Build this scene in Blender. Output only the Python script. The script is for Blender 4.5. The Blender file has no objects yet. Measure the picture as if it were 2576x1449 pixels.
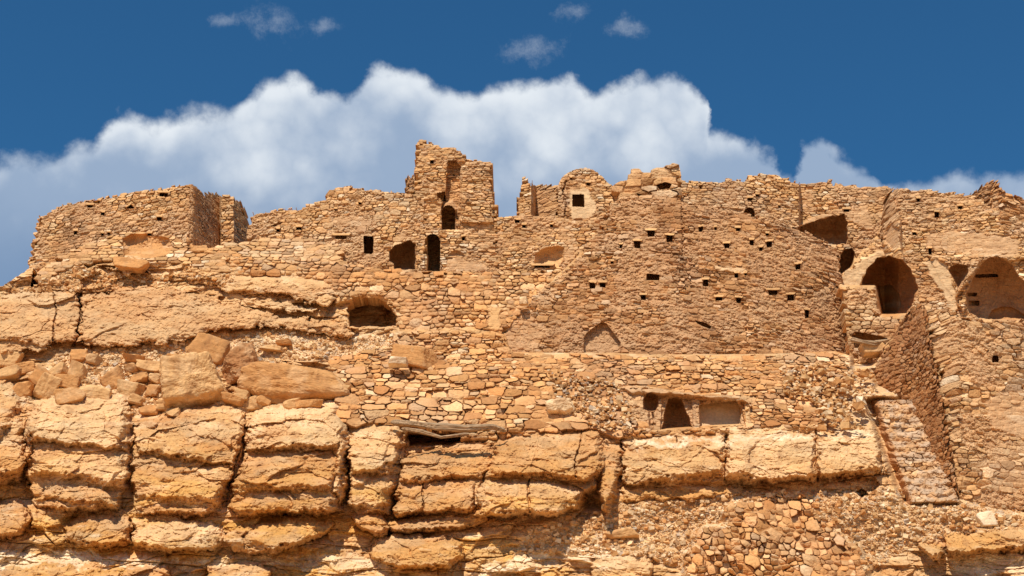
import bpy, math, random
import numpy as np
F32 = np.float32
scene = bpy.context.scene
random.seed(7)
R = math.radians

# ------------------------------------------------------------------ camera, sky, sun, exposure
PITCH = R(22.0); HFOV = R(36.0); CAMZ = 1.7
cam_d = bpy.data.cameras.new('camera'); cam = bpy.data.objects.new('camera', cam_d)
scene.collection.objects.link(cam); scene.camera = cam
cam.location = (0, 0, CAMZ); cam.rotation_euler = (R(90) + PITCH, 0, 0)
cam_d.sensor_fit = 'HORIZONTAL'; cam_d.angle = HFOV; cam_d.clip_start = 0.5; cam_d.clip_end = 6000
SUN_EL, SUN_AZ = R(57), R(20)          # azimuth: to the left of straight behind the camera
sd = bpy.data.lights.new('sun', 'SUN'); sun = bpy.data.objects.new('sun', sd); scene.collection.objects.link(sun)
sd.energy = 4.6; sd.angle = R(0.5); sd.color = (1.0, 0.94, 0.84)
from mathutils import Vector
sv = Vector((-math.sin(SUN_AZ)*math.cos(SUN_EL), -math.cos(SUN_AZ)*math.cos(SUN_EL), math.sin(SUN_EL)))
sun.rotation_euler = sv.to_track_quat('Z', 'Y').to_euler(); sun.location = (-20, -20, 60)
scene.view_settings.view_transform = 'Standard'; scene.view_settings.look = 'None'
scene.view_settings.exposure = 0.22; scene.view_settings.gamma = 1.0

world = bpy.data.worlds.new('World'); scene.world = world; world.use_nodes = True
world.cycles.sampling_method = 'MANUAL'; world.cycles.sample_map_resolution = 512
def build_world():
    nt = world.node_tree; N = nt.nodes; L = nt.links; N.clear()
    out = N.new('ShaderNodeOutputWorld'); bg = N.new('ShaderNodeBackground'); L.new(bg.outputs[0], out.inputs[0])
    S = 0.09; bg.inputs[1].default_value = S
    sky = N.new('ShaderNodeTexSky'); sky.sky_type = 'NISHITA'; sky.sun_disc = False
    sky.sun_elevation = SUN_EL; sky.sun_rotation = math.pi + SUN_AZ; sky.altitude = 600
    sky.air_density = 1.0; sky.dust_density = 0.3; sky.ozone_density = 2.5
    def m(op, a, b=None, c=None, clamp=False):
        n = N.new('ShaderNodeMath'); n.operation = op; n.use_clamp = clamp
        for i, v in enumerate((a, b, c)):
            if v is None: continue
            if isinstance(v, (int, float)): n.inputs[i].default_value = v
            else: L.new(v, n.inputs[i])
        return n.outputs[0]
    tc = N.new('ShaderNodeTexCoord'); sep = N.new('ShaderNodeSeparateXYZ'); L.new(tc.outputs['Generated'], sep.inputs[0])
    x, y, z = sep.outputs
    def noise(scale, detail, rough, off=(0, 0, 0)):
        mp = N.new('ShaderNodeMapping'); L.new(tc.outputs['Generated'], mp.inputs[0]); mp.inputs[1].default_value = off
        n = N.new('ShaderNodeTexNoise'); n.inputs['Scale'].default_value = scale; n.inputs['Detail'].default_value = detail
        n.inputs['Roughness'].default_value = rough; L.new(mp.outputs[0], n.inputs['Vector']); return n
    cp, sp = math.cos(PITCH), math.sin(PITCH)
    den = m('MAXIMUM', m('ADD', m('MULTIPLY', y, cp), m('MULTIPLY', z, sp)), 0.02)
    f = 1288 / math.tan(HFOV/2)
    U = m('MULTIPLY_ADD', m('DIVIDE', x, den), f, 1288.0)
    V = m('MULTIPLY_ADD', m('DIVIDE', m('SUBTRACT', m('MULTIPLY', z, cp), m('MULTIPLY', y, sp)), den), -f, 724.5)
    nA = noise(9, 6, .55); nB = noise(9, 6, .55, (5, 3, 1)); 
    sc = N.new('ShaderNodeSeparateColor'); L.new(nA.outputs['Color'], sc.inputs[0])
    U = m('MULTIPLY_ADD', m('SUBTRACT', sc.outputs[0], .5), 60, U)
    V = m('MULTIPLY_ADD', m('SUBTRACT', sc.outputs[1], .5), 55, V)
    nC = noise(38, 7, .6, (2, 7, 4))
    sc = N.new('ShaderNodeSeparateColor'); L.new(nC.outputs['Color'], sc.inputs[0])
    U = m('MULTIPLY_ADD', m('SUBTRACT', sc.outputs[0], .5), 90, U)
    V = m('MULTIPLY_ADD', m('SUBTRACT', sc.outputs[1], .5), 75, V)
    def blobs(lst):
        acc = None
        for cx, cy, ax, ay in lst:
            du = m('MULTIPLY_ADD', U, 1/ax, -cx/ax); dv = m('MULTIPLY_ADD', V, 1/ay, -cy/ay)
            d = m('EXPONENT', m('MULTIPLY', m('MULTIPLY_ADD', du, du, m('MULTIPLY', dv, dv)), -1.1))
            acc = d if acc is None else m('ADD', acc, d)
        return acc
    OUT = [(-200, 420), (0, 385), (50, 360), (100, 372), (150, 376), (195, 346), (230, 335), (300, 282), (350, 290), (400, 300), (480, 262), (560, 255), (620, 225), (665, 176), (740, 163), (800, 190), (870, 190), (930, 146), (970, 146),
           (1060, 158), (1110, 182), (1160, 214), (1230, 200), (1300, 200), (1380, 180), (1440, 170), (1490, 206), (1560, 184), (1620, 168), (1690, 160), (1740, 190), (1775, 235), (1784, 312), (1850, 314), (1900, 338), (1950, 372), (1968, 405), (1992, 415),
           (2018, 352), (2060, 332), (2120, 368), (2180, 400), (2230, 462), (2300, 440), (2400, 425), (2500, 422), (2570, 392), (2700, 400), (2800, 420)]
    fc = N.new('ShaderNodeFloatCurve'); cu = fc.mapping.curves[0]
    pts = [((a+200)/3000, (500-b)/500) for a, b in OUT]
    cu.points[0].location = pts[0]; cu.points[1].location = pts[-1]
    for p_ in pts[1:-1]: cu.points.new(*p_)
    for p_ in cu.points: p_.handle_type = 'VECTOR'
    fc.mapping.update(); L.new(m('MULTIPLY_ADD', U, 1/3000, 200/3000), fc.inputs['Value'])
    top = m('MULTIPLY_ADD', fc.outputs[0], -500.0, 500.0)
    dep = m('SUBTRACT', V, top)
    big = m('SUBTRACT', m('MULTIPLY', dep, .01), m('MULTIPLY', blobs([(1400, 425, 60, 30), (30, 690, 160, 60), (600, 590, 50, 40)]), 1.5))
    wis = blobs([(690, 55, 95, 60), (820, 60, 50, 30), (1350, 125, 110, 45), (1570, 75, 55, 32), (560, 50, 45, 25), (1440, 30, 60, 30)])
    def ramp(v, a, b):
        n = N.new('ShaderNodeMapRange'); n.interpolation_type = 'SMOOTHSTEP'; L.new(v, n.inputs[0])
        n.inputs[1].default_value = a
        if isinstance(b, (int, float)): n.inputs[2].default_value = b
        else: L.new(b, n.inputs[2])
        return n.outputs[0]
    thin = noise(16, 8, .65, (9, 1, 3)).outputs[0]
    def billow(scale, off):
        mp = N.new('ShaderNodeMapping'); L.new(tc.outputs['Generated'], mp.inputs[0]); mp.inputs[1].default_value = off
        vv = N.new('ShaderNodeVectorMath'); vv.operation = 'ADD'; L.new(mp.outputs[0], vv.inputs[0])
        nn = noise(scale*1.6, 3, .5, off); ms = N.new('ShaderNodeVectorMath'); ms.operation = 'SCALE'; ms.inputs['Scale'].default_value = .35/scale*1.2
        L.new(nn.outputs['Color'], ms.inputs[0]); L.new(ms.outputs[0], vv.inputs[1])
        v_ = N.new('ShaderNodeTexVoronoi'); v_.feature = 'F1'; v_.inputs['Scale'].default_value = scale
        L.new(vv.outputs[0], v_.inputs['Vector']); return m('SUBTRACT', .5, v_.outputs['Distance'])
    b1 = billow(13, (1, 2, 3)); b2 = billow(31, (4, 2, 6)); b3 = billow(75, (3, 3, 9))
    bil = m('ADD', m('MULTIPLY', b1, .55), m('ADD', m('MULTIPLY', b2, .45), m('MULTIPLY', b3, .22)))
    thin2 = noise(55, 6, .6, (4, 4, 8)).outputs[0]
    bigf = m('ADD', m('MULTIPLY', m('SUBTRACT', bil, .12), .85), m('ADD', m('MULTIPLY', m('SUBTRACT', thin2, .5), .35), m('MULTIPLY_ADD', m('SUBTRACT', thin, .5), .9, big)))
    mask = m('MULTIPLY', ramp(bigf, -.08, m('MULTIPLY_ADD', nB.outputs[0], .9, -.02)), .97)
    fade = m('MULTIPLY_ADD', ramp(m('MULTIPLY_ADD', m('SUBTRACT', nB.outputs[0], .5), 260, V), 450, 720), -.42, 1.0)
    mask = m('MULTIPLY', mask, fade)
    wm = m('MULTIPLY', ramp(m('MULTIPLY_ADD', m('SUBTRACT', noise(42, 9, .78).outputs[0], .5), 3.4, m('SUBTRACT', m('MULTIPLY', wis, 1.5), .55)), .1, 2.1), .40)
    mask = m('MAXIMUM', mask, wm)
    # cloud tone: bright crowns, blue-grey bases
    tone = m('ADD', m('MULTIPLY', ramp(dep, 110, 0), .28), m('MULTIPLY', ramp(V, 560, 190), .72))
    tone = m('ADD', tone, m('ADD', m('MULTIPLY', m('SUBTRACT', nB.outputs[0], .5), 2.1), m('MULTIPLY', m('SUBTRACT', bil, .1), 1.0)))
    cm = N.new('ShaderNodeMixRGB'); L.new(ramp(tone, -.1, .95), cm.inputs[0])
    cm.inputs[1].default_value = (.28/S, .37/S, .51/S, 1); cm.inputs[2].default_value = (.70/S, .745/S, .79/S, 1)
    tint = N.new('ShaderNodeMixRGB'); tint.blend_type = 'MULTIPLY'; tint.inputs[0].default_value = 1
    L.new(sky.outputs[0], tint.inputs[1]); tint.inputs[2].default_value = (.26, .67, .88, 1)
    mx = N.new('ShaderNodeMixRGB'); L.new(mask, mx.inputs[0]); L.new(tint.outputs[0], mx.inputs[1]); L.new(cm.outputs[0], mx.inputs[2])
    L.new(mx.outputs[0], bg.inputs[0])
build_world()

# ------------------------------------------------------------------ projection of photo positions (2576 x 1449 frame) to points
FQ = 1288 / math.tan(HFOV/2); CP, SP = math.cos(PITCH), math.sin(PITCH)
def at(x, y, Y):
    cx = (x-1288)/FQ; cz = (724.5-y)/FQ
    t = Y/(CP - cz*SP)
    return cx*t, Y + 0*t, CAMZ + (SP + cz*CP)*t
def pt(x, y, Y): return Vector([float(v) for v in at(x, y, Y)])
MPP = 0.0176                                   # metres per q pixel at mid distance

# ------------------------------------------------------------------ numpy noise
rng = np.random.RandomState(11)
T = rng.rand(1024, 1024).astype(F32)
def rnd(i, j, s): return T[(i + s*131) & 1023, (j + s*57 + s*s*7) & 1023]
ANG = rng.rand(512, 512).astype(F32)*2*np.pi; GX = np.cos(ANG); GY = np.sin(ANG)
def pn(x, y, s=0):
    x = x + s*17.37; y = y + s*9.71
    i = np.floor(x).astype(np.int32); j = np.floor(y).astype(np.int32)
    fx = (x-i).astype(F32); fy = (y-j).astype(F32)
    u = fx*fx*fx*(fx*(fx*6-15)+10); v = fy*fy*fy*(fy*(fy*6-15)+10)
    i0 = i & 511; i1 = (i+1) & 511; j0 = j & 511; j1 = (j+1) & 511
    a = GX[i0, j0]*fx + GY[i0, j0]*fy; b = GX[i1, j0]*(fx-1) + GY[i1, j0]*fy
    c = GX[i0, j1]*fx + GY[i0, j1]*(fy-1); d = GX[i1, j1]*(fx-1) + GY[i1, j1]*(fy-1)
    return ((a + (b-a)*u)*(1-v) + (c + (d-c)*u)*v)*1.5
def fbm(x, y, s=0, oct=4, g=.5, lac=2.03):
    r = 0; a = 1
    for k in range(oct): r = r + a*pn(x, y, s+k*3); x = x*lac; y = y*lac; a *= g
    return r
def ss(a, b, x):
    t = np.clip((x-a)/(b-a), 0, 1); return t*t*(3-2*t)
def cells(s, z, sx, sz, seed, jit=.75, jz=.45, w=.22, p=3.0):
    a = s/sx; b = z/sz
    b = b + .35*pn(b*.31, a*.06, seed+5)
    row = np.floor(b).astype(np.int32)
    F1 = np.full(a.shape, 9, F32); F2 = np.full(a.shape, 9, F32)
    I = np.zeros(a.shape, np.int32); J = np.zeros(a.shape, np.int32); DX = np.zeros(a.shape, F32); DZ = np.zeros(a.shape, F32)
    for dj in (-1, 0, 1):
        j = row+dj; sh = rnd(j, j*0+3, seed)
        aj = a+sh; i0 = np.floor(aj).astype(np.int32)
        for di in (-1, 0, 1):
            i = i0+di
            dx = aj - (i + .5 + jit*(rnd(i, j, seed)-.5)); dz = b - (j + .5 + jz*(rnd(i, j, seed+1)-.5))
            d = (np.abs(dx)**p + np.abs(dz)**p)**(1/p) - w*(rnd(i, j, seed+2)-.5)
            n = d < F1
            F2 = np.where(n, F1, np.minimum(F2, d)); F1 = np.where(n, d, F1)
            I = np.where(n, i, I); J = np.where(n, j, J); DX = np.where(n, dx, DX); DZ = np.where(n, dz, DZ)
    return F2-F1, I, J, DX, DZ

# ------------------------------------------------------------------ polygon tools (q pixels)
def sdf(poly, x, y):
    """signed distance, positive inside"""
    P = np.array(poly, F32); n = len(P); d = np.full(x.shape, 1e9, F32); ins = np.zeros(x.shape, bool)
    for k in range(n):
        ax, ay = P[k]; bx, by = P[(k+1) % n]; ex, ey = bx-ax, by-ay
        wx = x-ax; wy = y-ay; t = np.clip((wx*ex+wy*ey)/(ex*ex+ey*ey+1e-9), 0, 1)
        d = np.minimum(d, (wx-ex*t)**2 + (wy-ey*t)**2)
        c = ((ay <= y) & (by > y)) | ((by <= y) & (ay > y))
        with np.errstate(all='ignore'): xi = ax + (y-ay)/(by-ay if by != ay else 1e-9)*ex
        ins ^= c & (x < xi)
    d = np.sqrt(d); return np.where(ins, d, -d)
def arch(cx, top, w, bottom, pointed=False, n=9):
    """door shape: arch crown at top, straight sides down to bottom"""
    r = w/2; k = 1.5 if pointed else 1.0
    pts = [(cx - r, bottom)]
    for i in range(n+1):
        a = math.pi*(1 - i/n); yy = math.sin(a)
        pts.append((cx + r*math.cos(a), top + r*k - r*k*(yy if not pointed else yy**1.3)))
    pts.append((cx + r, bottom)); return pts
def rect(x, y, w, h, sk=0): return [(x-w/2, y-h/2+sk), (x+w/2, y-h/2-sk), (x+w/2*.92, y+h/2-sk), (x-w/2*.95, y+h/2+sk)]
def local(X, Y, poly, pad):
    """index window of a grid round a polygon"""
    P = np.array(poly); gx = X[0]; gy = Y[:, 0]
    i0, i1 = np.searchsorted(gx, [P[:, 0].min()-pad, P[:, 0].max()+pad]); j0, j1 = np.searchsorted(gy, [P[:, 1].min()-pad, P[:, 1].max()+pad])
    return slice(j0, max(j1, j0+1)), slice(i0, max(i1, i0+1))

# ------------------------------------------------------------------ materials
def rock_material(name, bump=.35, rough=.93, fine=55, var=.22):
    m = bpy.data.materials.new(name); m.use_nodes = True; nt = m.node_tree; N = nt.nodes; L = nt.links
    b = N['Principled BSDF']; b.inputs['Roughness'].default_value = rough; b.inputs['Specular IOR Level'].default_value = .12
    at_ = N.new('ShaderNodeAttribute'); at_.attribute_name = 'Col'
    tc = N.new('ShaderNodeNewGeometry')
    n1 = N.new('ShaderNodeTexNoise'); n1.inputs['Scale'].default_value = 7; n1.inputs['Detail'].default_value = 9; n1.inputs['Roughness'].default_value = .7
    n2 = N.new('ShaderNodeTexNoise'); n2.inputs['Scale'].default_value = fine; n2.inputs['Detail'].default_value = 3
    n3 = N.new('ShaderNodeTexNoise'); n3.inputs['Scale'].default_value = .45; n3.inputs['Detail'].default_value = 5
    for n in (n1, n2, n3): L.new(tc.outputs['Position'], n.inputs['Vector'])
    mr = N.new('ShaderNodeMapRange'); L.new(n1.outputs[0], mr.inputs[0]); mr.inputs[1].default_value = .3; mr.inputs[2].default_value = .7
    mr.inputs[3].default_value = 1-var; mr.inputs[4].default_value = 1+var
    hs = N.new('ShaderNodeVectorMath'); hs.operation = 'SCALE'; L.new(at_.outputs['Color'], hs.inputs[0]); L.new(mr.outputs[0], hs.inputs['Scale'])
    mr3 = N.new('ShaderNodeMapRange'); L.new(n3.outputs[0], mr3.inputs[0]); mr3.inputs[1].default_value = .35; mr3.inputs[2].default_value = .65
    mr3.inputs[3].default_value = 0; mr3.inputs[4].default_value = .35
    mx = N.new('ShaderNodeMixRGB'); mx.blend_type = 'MULTIPLY'; L.new(mr3.outputs[0], mx.inputs[0]); L.new(hs.outputs[0], mx.inputs[1]); mx.inputs[2].default_value = (.95, .80, .66, 1)
    L.new(mx.outputs[0], b.inputs['Base Color'])
    ad = N.new('ShaderNodeMath'); ad.operation = 'MULTIPLY_ADD'; L.new(n2.outputs[0], ad.inputs[0]); ad.inputs[1].default_value = .35; L.new(n1.outputs[0], ad.inputs[2])
    bp = N.new('ShaderNodeBump'); bp.inputs['Strength'].default_value = bump; bp.inputs['Distance'].default_value = .06
    L.new(ad.outputs[0], bp.inputs['Height']); L.new(bp.outputs[0], b.inputs['Normal'])
    return m
M_ROCK = rock_material('sandstone rock'); M_STONE = rock_material('rubble masonry', .3); M_PLAS = rock_material('earth plaster', .22, .95, 40, .12)
M_SCREE = rock_material('scree', .4)
def wood_material():
    m = bpy.data.materials.new('weathered wood'); m.use_nodes = True; nt = m.node_tree; N = nt.nodes; L = nt.links
    b = N['Principled BSDF']; b.inputs['Roughness'].default_value = .9; b.inputs['Specular IOR Level'].default_value = .1
    tc = N.new('ShaderNodeTexCoord'); mp = N.new('ShaderNodeMapping'); mp.inputs[3].default_value = (1.2, 14, 14); L.new(tc.outputs['Object'], mp.inputs[0])
    n = N.new('ShaderNodeTexNoise'); n.inputs['Scale'].default_value = 2.0; n.inputs['Detail'].default_value = 7; L.new(mp.outputs[0], n.inputs['Vector'])
    cr = N.new('ShaderNodeValToRGB'); L.new(n.outputs[0], cr.inputs[0])
    cr.color_ramp.elements[0].position = .35; cr.color_ramp.elements[0].color = (.16, .095, .05, 1)
    cr.color_ramp.elements[1].position = .65; cr.color_ramp.elements[1].color = (.50, .33, .19, 1)
    L.new(cr.outputs[0], b.inputs['Base Color'])
    bp = N.new('ShaderNodeBump'); bp.inputs['Strength'].default_value = .6; bp.inputs['Distance'].default_value = .04; L.new(n.outputs[0], bp.inputs['Height']); L.new(bp.outputs[0], b.inputs['Normal'])
    return m
M_WOOD = wood_material()

# palettes (albedo)
TAN = np.array((.63, .368, .160), F32); ORG = np.array((.56, .278, .102), F32); BRN = np.array((.36, .17, .068), F32)
PALE = np.array((.76, .53, .30), F32); CREAM = np.array((.80, .64, .43), F32); GREY = np.array((.44, .33, .235), F32)
OCH = np.array((.64, .34, .075), F32); EARTH = np.array((.44, .235, .10), F32); PLAS = np.array((.54, .325, .17), F32)
def mixc(c, col, t): return c + (col - c)*t[..., None]

# ------------------------------------------------------------------ object helpers
def tag(o, label=None, cat=None, group=None, kind=None):
    if label: o['label'] = label
    if cat: o['category'] = cat
    if group: o['group'] = group
    if kind: o['kind'] = kind
    return o
def make_mesh(name, co, quads, col, mat, parent=None, loc=None, tris=None, smooth=False):
    me = bpy.data.meshes.new(name)
    co = np.asarray(co, F32)
    if loc is not None: co = co - np.array(loc, F32)
    nq = len(quads); nt = 0 if tris is None else len(tris)
    me.vertices.add(len(co)); me.vertices.foreach_set('co', co.ravel())
    li = quads.ravel() if not nt else np.concatenate([quads.ravel(), tris.ravel()])
    me.loops.add(len(li)); me.loops.foreach_set('vertex_index', li.astype(np.int32))
    me.polygons.add(nq+nt)
    st = np.arange(nq)*4
    if nt: st = np.concatenate([st, nq*4 + np.arange(nt)*3])
    me.polygons.foreach_set('loop_start', st.astype(np.int32))
    me.polygons.foreach_set('use_smooth', np.full(nq+nt, bool(smooth)))
    me.update(calc_edges=True)
    a = me.color_attributes.new('Col', 'FLOAT_COLOR', 'POINT')
    cc = np.ones((len(co), 4), F32); cc[:, :3] = col; a.data.foreach_set('color', cc.ravel())
    me.materials.append(mat)
    o = bpy.data.objects.new(name, me); scene.collection.objects.link(o)
    if parent is not None: o.parent = parent
    elif loc is not None: o.location = loc
    return o

STEP = 1.25
def grid(poly, step=STEP, pad=6):
    P = np.array(poly)
    gx = np.arange(P[:, 0].min()-pad, P[:, 0].max()+pad, step, dtype=F32); gy = np.arange(P[:, 1].min()-pad, P[:, 1].max()+pad, step, dtype=F32)
    return np.meshgrid(gx, gy)

def quads_of(keep):
    """quads for cells whose 4 corners are kept"""
    h, w = keep.shape; idx = np.arange(h*w, dtype=np.int32).reshape(h, w)
    f = keep[:-1, :-1] & keep[1:, :-1] & keep[:-1, 1:] & keep[1:, 1:]
    q = np.stack([idx[:-1, :-1][f], idx[1:, :-1][f], idx[1:, 1:][f], idx[:-1, 1:][f]], -1)
    return q, f
def skirt(q, co, thick):
    """close the rim: extrude the border edges backwards"""
    e = np.concatenate([q[:, [0, 1]], q[:, [1, 2]], q[:, [2, 3]], q[:, [3, 0]]])
    key = e.min(1).astype(np.int64)*(len(co)+1) + e.max(1)
    u, inv, cnt = np.unique(key, return_inverse=True, return_counts=True)
    b = e[cnt[inv] == 1]
    vs = np.unique(b); new = co[vs] + np.array((0, thick, -.02), F32)
    mp = np.full(len(co), -1, np.int32); mp[vs] = np.arange(len(vs)) + len(co)
    sk = np.stack([b[:, 1], b[:, 0], mp[b[:, 0]], mp[b[:, 1]]], -1)
    return new, vs, sk
def compact(co, col, q):
    u, inv = np.unique(q, return_inverse=True)
    return co[u], col[u], inv.reshape(q.shape).astype(np.int32)

def masonry(S, Z, sx=.34, sz=.135, seed=1, depth=.12, prot=.05, tilt=.06, plaster=0., pal='tan', jit=.75, big=0., dome=.012, pw=4., earth=.3):
    """rubble stones: height (m), colour, and the offset to the stone's centre (m)"""
    wS = S + .05*pn(S*3.1, Z*3.1, seed+9); wZ = Z + .035*pn(S*2.3, Z*4.1, seed+8) + .10*pn(S*.35, Z*.35, seed+4)
    e, I, J, DX, DZ = cells(wS, wZ, sx, sz, seed, jit, p=pw)
    sxa = np.full(S.shape, sx, F32); sza = np.full(S.shape, sz, F32)
    if big > 0:
        e2, I2, J2, DX2, DZ2 = cells(wS, wZ, sx*1.6, sz*1.75, seed+20, jit, p=pw)
        m = rnd(I2, J2, seed+31) < big
        e = np.where(m, e2*1.4, e); I = np.where(m, I2+400, I); J = np.where(m, J2+300, J); DX = np.where(m, DX2, DX); DZ = np.where(m, DZ2, DZ)
        sxa = np.where(m, sx*1.6, sxa); sza = np.where(m, sz*1.75, sza)
    pl = ss(0.0, .17, e); ew = ss(.55-earth, .95-earth, fbm(S*.33, Z*.45, seed+70, 4) + .35)
    r1 = rnd(I, J, seed+11); r2 = rnd(I, J, seed+12); r3 = rnd(I, J, seed+13); r4 = rnd(I, J, seed+14)
    h = depth*(pl-1)*(1-.6*ew) + pl*(1-.35*ew)*(prot*(r1-.45)*2 + tilt*((r2-.5)*2*DX + (r3-.35)*2*DZ)) + .018*fbm(S*9, Z*9, seed, 3)
    h = h - dome*4*(DX*DX + DZ*DZ)*pl
    h = np.where(r4 < .05, h - .10*pl, h)                     # missing or sunken stones
    c1 = rnd(I, J, seed+15); c2 = rnd(I, J, seed+16)
    C = mixc(np.broadcast_to(TAN, S.shape+(3,)), ORG, ss(.35, 1, c1)*.8)
    C = mixc(C, PALE, ss(.45, .9, c2)*.75); C = mixc(C, BRN, ss(.82, .95, c1)*.6)
    C = mixc(C, CREAM, (rnd(I, J, seed+17) > .965)*.9*pl); C = mixc(C, GREY, (rnd(I, J, seed+18) > .94)*.55*pl)
    C = mixc(C, GREY*1.15, ss(-.05, .55, fbm(S*.22, Z*.30, seed+75, 4))*.34); C = mixc(C, EARTH*1.15, ew*.45); C = mixc(C, BRN, ss(.1, .7, fbm(S*.5, Z*.22, seed+78, 4))*.42)
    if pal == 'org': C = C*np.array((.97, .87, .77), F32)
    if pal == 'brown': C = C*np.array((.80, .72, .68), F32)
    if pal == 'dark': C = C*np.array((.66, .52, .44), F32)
    if pal == 'plas': C = mixc(C, PLAS, np.full(S.shape, .35, F32))
    C = C*(.76 + .42*r2)[..., None]
    C = mixc(C, EARTH*.9, (1-pl)*.8)
    if plaster > 0:
        pm = ss(.45-plaster, .75-plaster, fbm(S*.45, Z*.6, seed+40, 5, .55)*.9 + .35 - .25*pl*r1)
        hp = .075*fbm(S*3.2, Z*3.6, seed+3, 5, .65) - .05*ss(.35, .6, fbm(S*2.6, Z*3.5, seed+6, 3, .6))
        h = h*(1-pm) + (h*.42 + hp)*pm
        C = mixc(C, PLAS*(.9+.1*float(rng.rand())), pm*.55)
    return h.astype(F32), C.astype(F32), -DX*sxa, -DZ*sza

def build_wall(name, label, cat, poly, Yf, group=None, openings=(), thick=1.2, mat=None, parent=None, bumps=(), ragged=True,
               scaleS=1.0, post=None, step=STEP, part_label=None, cut=(), **kw):
    """a masonry wall: real relief of stones over a base surface, with recessed openings as its parts.
       openings: (part name, polygon, depth m, style, label)"""
    X, Yq = grid(poly, step)
    base = Yf(X, Yq).astype(F32)
    wx, wy, wz = at(X, Yq, base)
    S = (wx + kw.pop('along', 0.)*base)*scaleS; Z = wz
    h, C, ox, oz = masonry(S, Z, **kw)
    mpp = base/FQ/.93
    cxp = X + ox/mpp/scaleS; cyp = Yq - oz/mpp
    d0 = sdf(poly, cxp, cyp) if ragged else sdf(poly, X + 2*pn(X*.13, Yq*.13, 3), Yq + 2*pn(X*.13, Yq*.13, 4))
    keep = (d0 > 0) & (sdf(poly, X, Yq) > -5)
    for cp_ in cut: keep &= sdf(cp_, X, Yq) < -1
    dd = sdf(poly, X, Yq)
    h = h - .06*np.exp(-np.clip(dd, 0, 99)/3)
    for bp, amt, r in bumps:                                  # projecting (or sunken) areas of the wall
        sl = local(X, Yq, bp, r+8); a = sdf(bp, X[sl] + 3*pn(X[sl]*.07, Yq[sl]*.07, 3), Yq[sl] + 3*pn(X[sl]*.07, Yq[sl]*.07, 5))
        h[sl] += amt*ss(0, r, a)
    if post: h, C = post(X, Yq, S, Z, h, C)
    lab = np.zeros(X.shape, np.int16)
    for k, op in enumerate(openings):
        nm, pl, dep, style = op[:4]
        sl = local(X, Yq, pl, 10); x = X[sl]; y = Yq[sl]
        va = 1. if style != 'vault' else min(5., 1 + (max(p_[0] for p_ in pl)-min(p_[0] for p_ in pl))/35.)
        a = sdf(pl, x + .9*pn(x*.22, y*.22, k) + (va-1)*pn(x*.05, y*.05, k+2), y + .9*pn(x*.22, y*.22, k+7) + (va-1)*(pn(x*.05, y*.05, k+4) + .35*pn(x*.16, y*.16, k+5)))
        if style == 'box': rec = dep*ss(0, 1.6, a)
        elif style == 'bowl':
            mx = max(float(a.max()), 1.); rec = dep*np.sqrt(np.clip(1-(1-np.clip(a/mx, 0, 1))**2, 0, 1))
        elif style == 'vault':                                  # rounded reveal then deep
            mx = max(float(a.max()), 1.); rec = dep*(.35*ss(0, 2, a) + .65*np.sqrt(np.clip(1-(1-np.clip(a/mx, 0, 1))**2, 0, 1)))
        inside = a > 0
        hh = h[sl]; hn = hh - rec
        if style != 'box': hn = .10*fbm(x*.035, y*.035, k, 5, .6) - rec
        else: hn = np.where(hh < -.5, hh, hh*.5) - rec
        if style != 'box' and float(hh[inside].mean() if inside.any() else 0) < -.5: hn = hh - rec
        h[sl] = np.where(inside, hn, hh)
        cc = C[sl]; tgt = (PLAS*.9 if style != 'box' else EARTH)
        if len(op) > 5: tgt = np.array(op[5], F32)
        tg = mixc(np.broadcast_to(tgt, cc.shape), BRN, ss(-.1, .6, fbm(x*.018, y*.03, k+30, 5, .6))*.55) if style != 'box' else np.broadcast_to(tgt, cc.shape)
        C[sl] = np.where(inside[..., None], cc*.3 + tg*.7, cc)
        if nm == HOLE and len(pl) == 4:
            (ax, ay), (bx, by) = pl[0], pl[1]; w_ = abs(bx-ax)
            sl2 = local(X, Yq, [(ax-w_*.3, ay-7), (bx+w_*.3, by+1)], 4); lt = sdf([(ax-w_*.25, ay-5), (bx+w_*.3, by-5.5), (bx+w_*.2, by-.6), (ax-w_*.2, ay-.6)], X[sl2], Yq[sl2]) > 0
            h[sl2] = np.where(lt & (h[sl2] > -.4), .10, h[sl2]); C[sl2] = np.where(lt[..., None], TAN*(.9+.3*float(T[k, 5])), C[sl2])
        if nm == 'plaster_panel': h[sl] = np.where(inside & (a > 1.5), hh.mean() - rec + .03*fbm(x*.04, y*.04, k, 4), h[sl])
        l = lab[sl]; l[inside] = k+1; lab[sl] = l
        # proud lintel or rim
        if len(op) > 6 and op[6]: h[sl] = np.where((a > -op[6]) & (a <= 0), hh*.5 + .06, h[sl])
    co = np.stack([v.ravel() for v in at(X, Yq, base - h)], -1).astype(F32); col = C.reshape(-1, 3)
    q, f = quads_of(keep)
    ql = np.max(np.stack([lab[:-1, :-1], lab[1:, :-1], lab[:-1, 1:], lab[1:, 1:]]), 0)[f]
    loc = co[np.unique(q)].mean(0) if parent is None else np.array(parent.location)
    new, vs, sk = skirt(q, co, thick)
    co2 = np.concatenate([co, new]); col2 = np.concatenate([col, col[vs]])
    a_, b_, c_ = compact(co2, col2, np.concatenate([q[ql == 0], sk]))
    o = make_mesh(name, a_, c_, b_, mat or M_STONE, parent=parent, loc=loc)
    root = parent if parent is not None else o
    if parent is None: tag(o, label, cat, group)
    elif part_label: o['label'] = part_label
    for k, op in enumerate(openings):
        qq = q[ql == k+1]
        if not len(qq): continue
        a_, b_, c_ = compact(co, col, qq)
        p = make_mesh(op[0], a_, c_, b_, M_PLAS if op[3] != 'box' else (mat or M_STONE), parent=root, loc=loc)
        if len(op) > 4 and op[4]: p['label'] = op[4]
    return o
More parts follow.
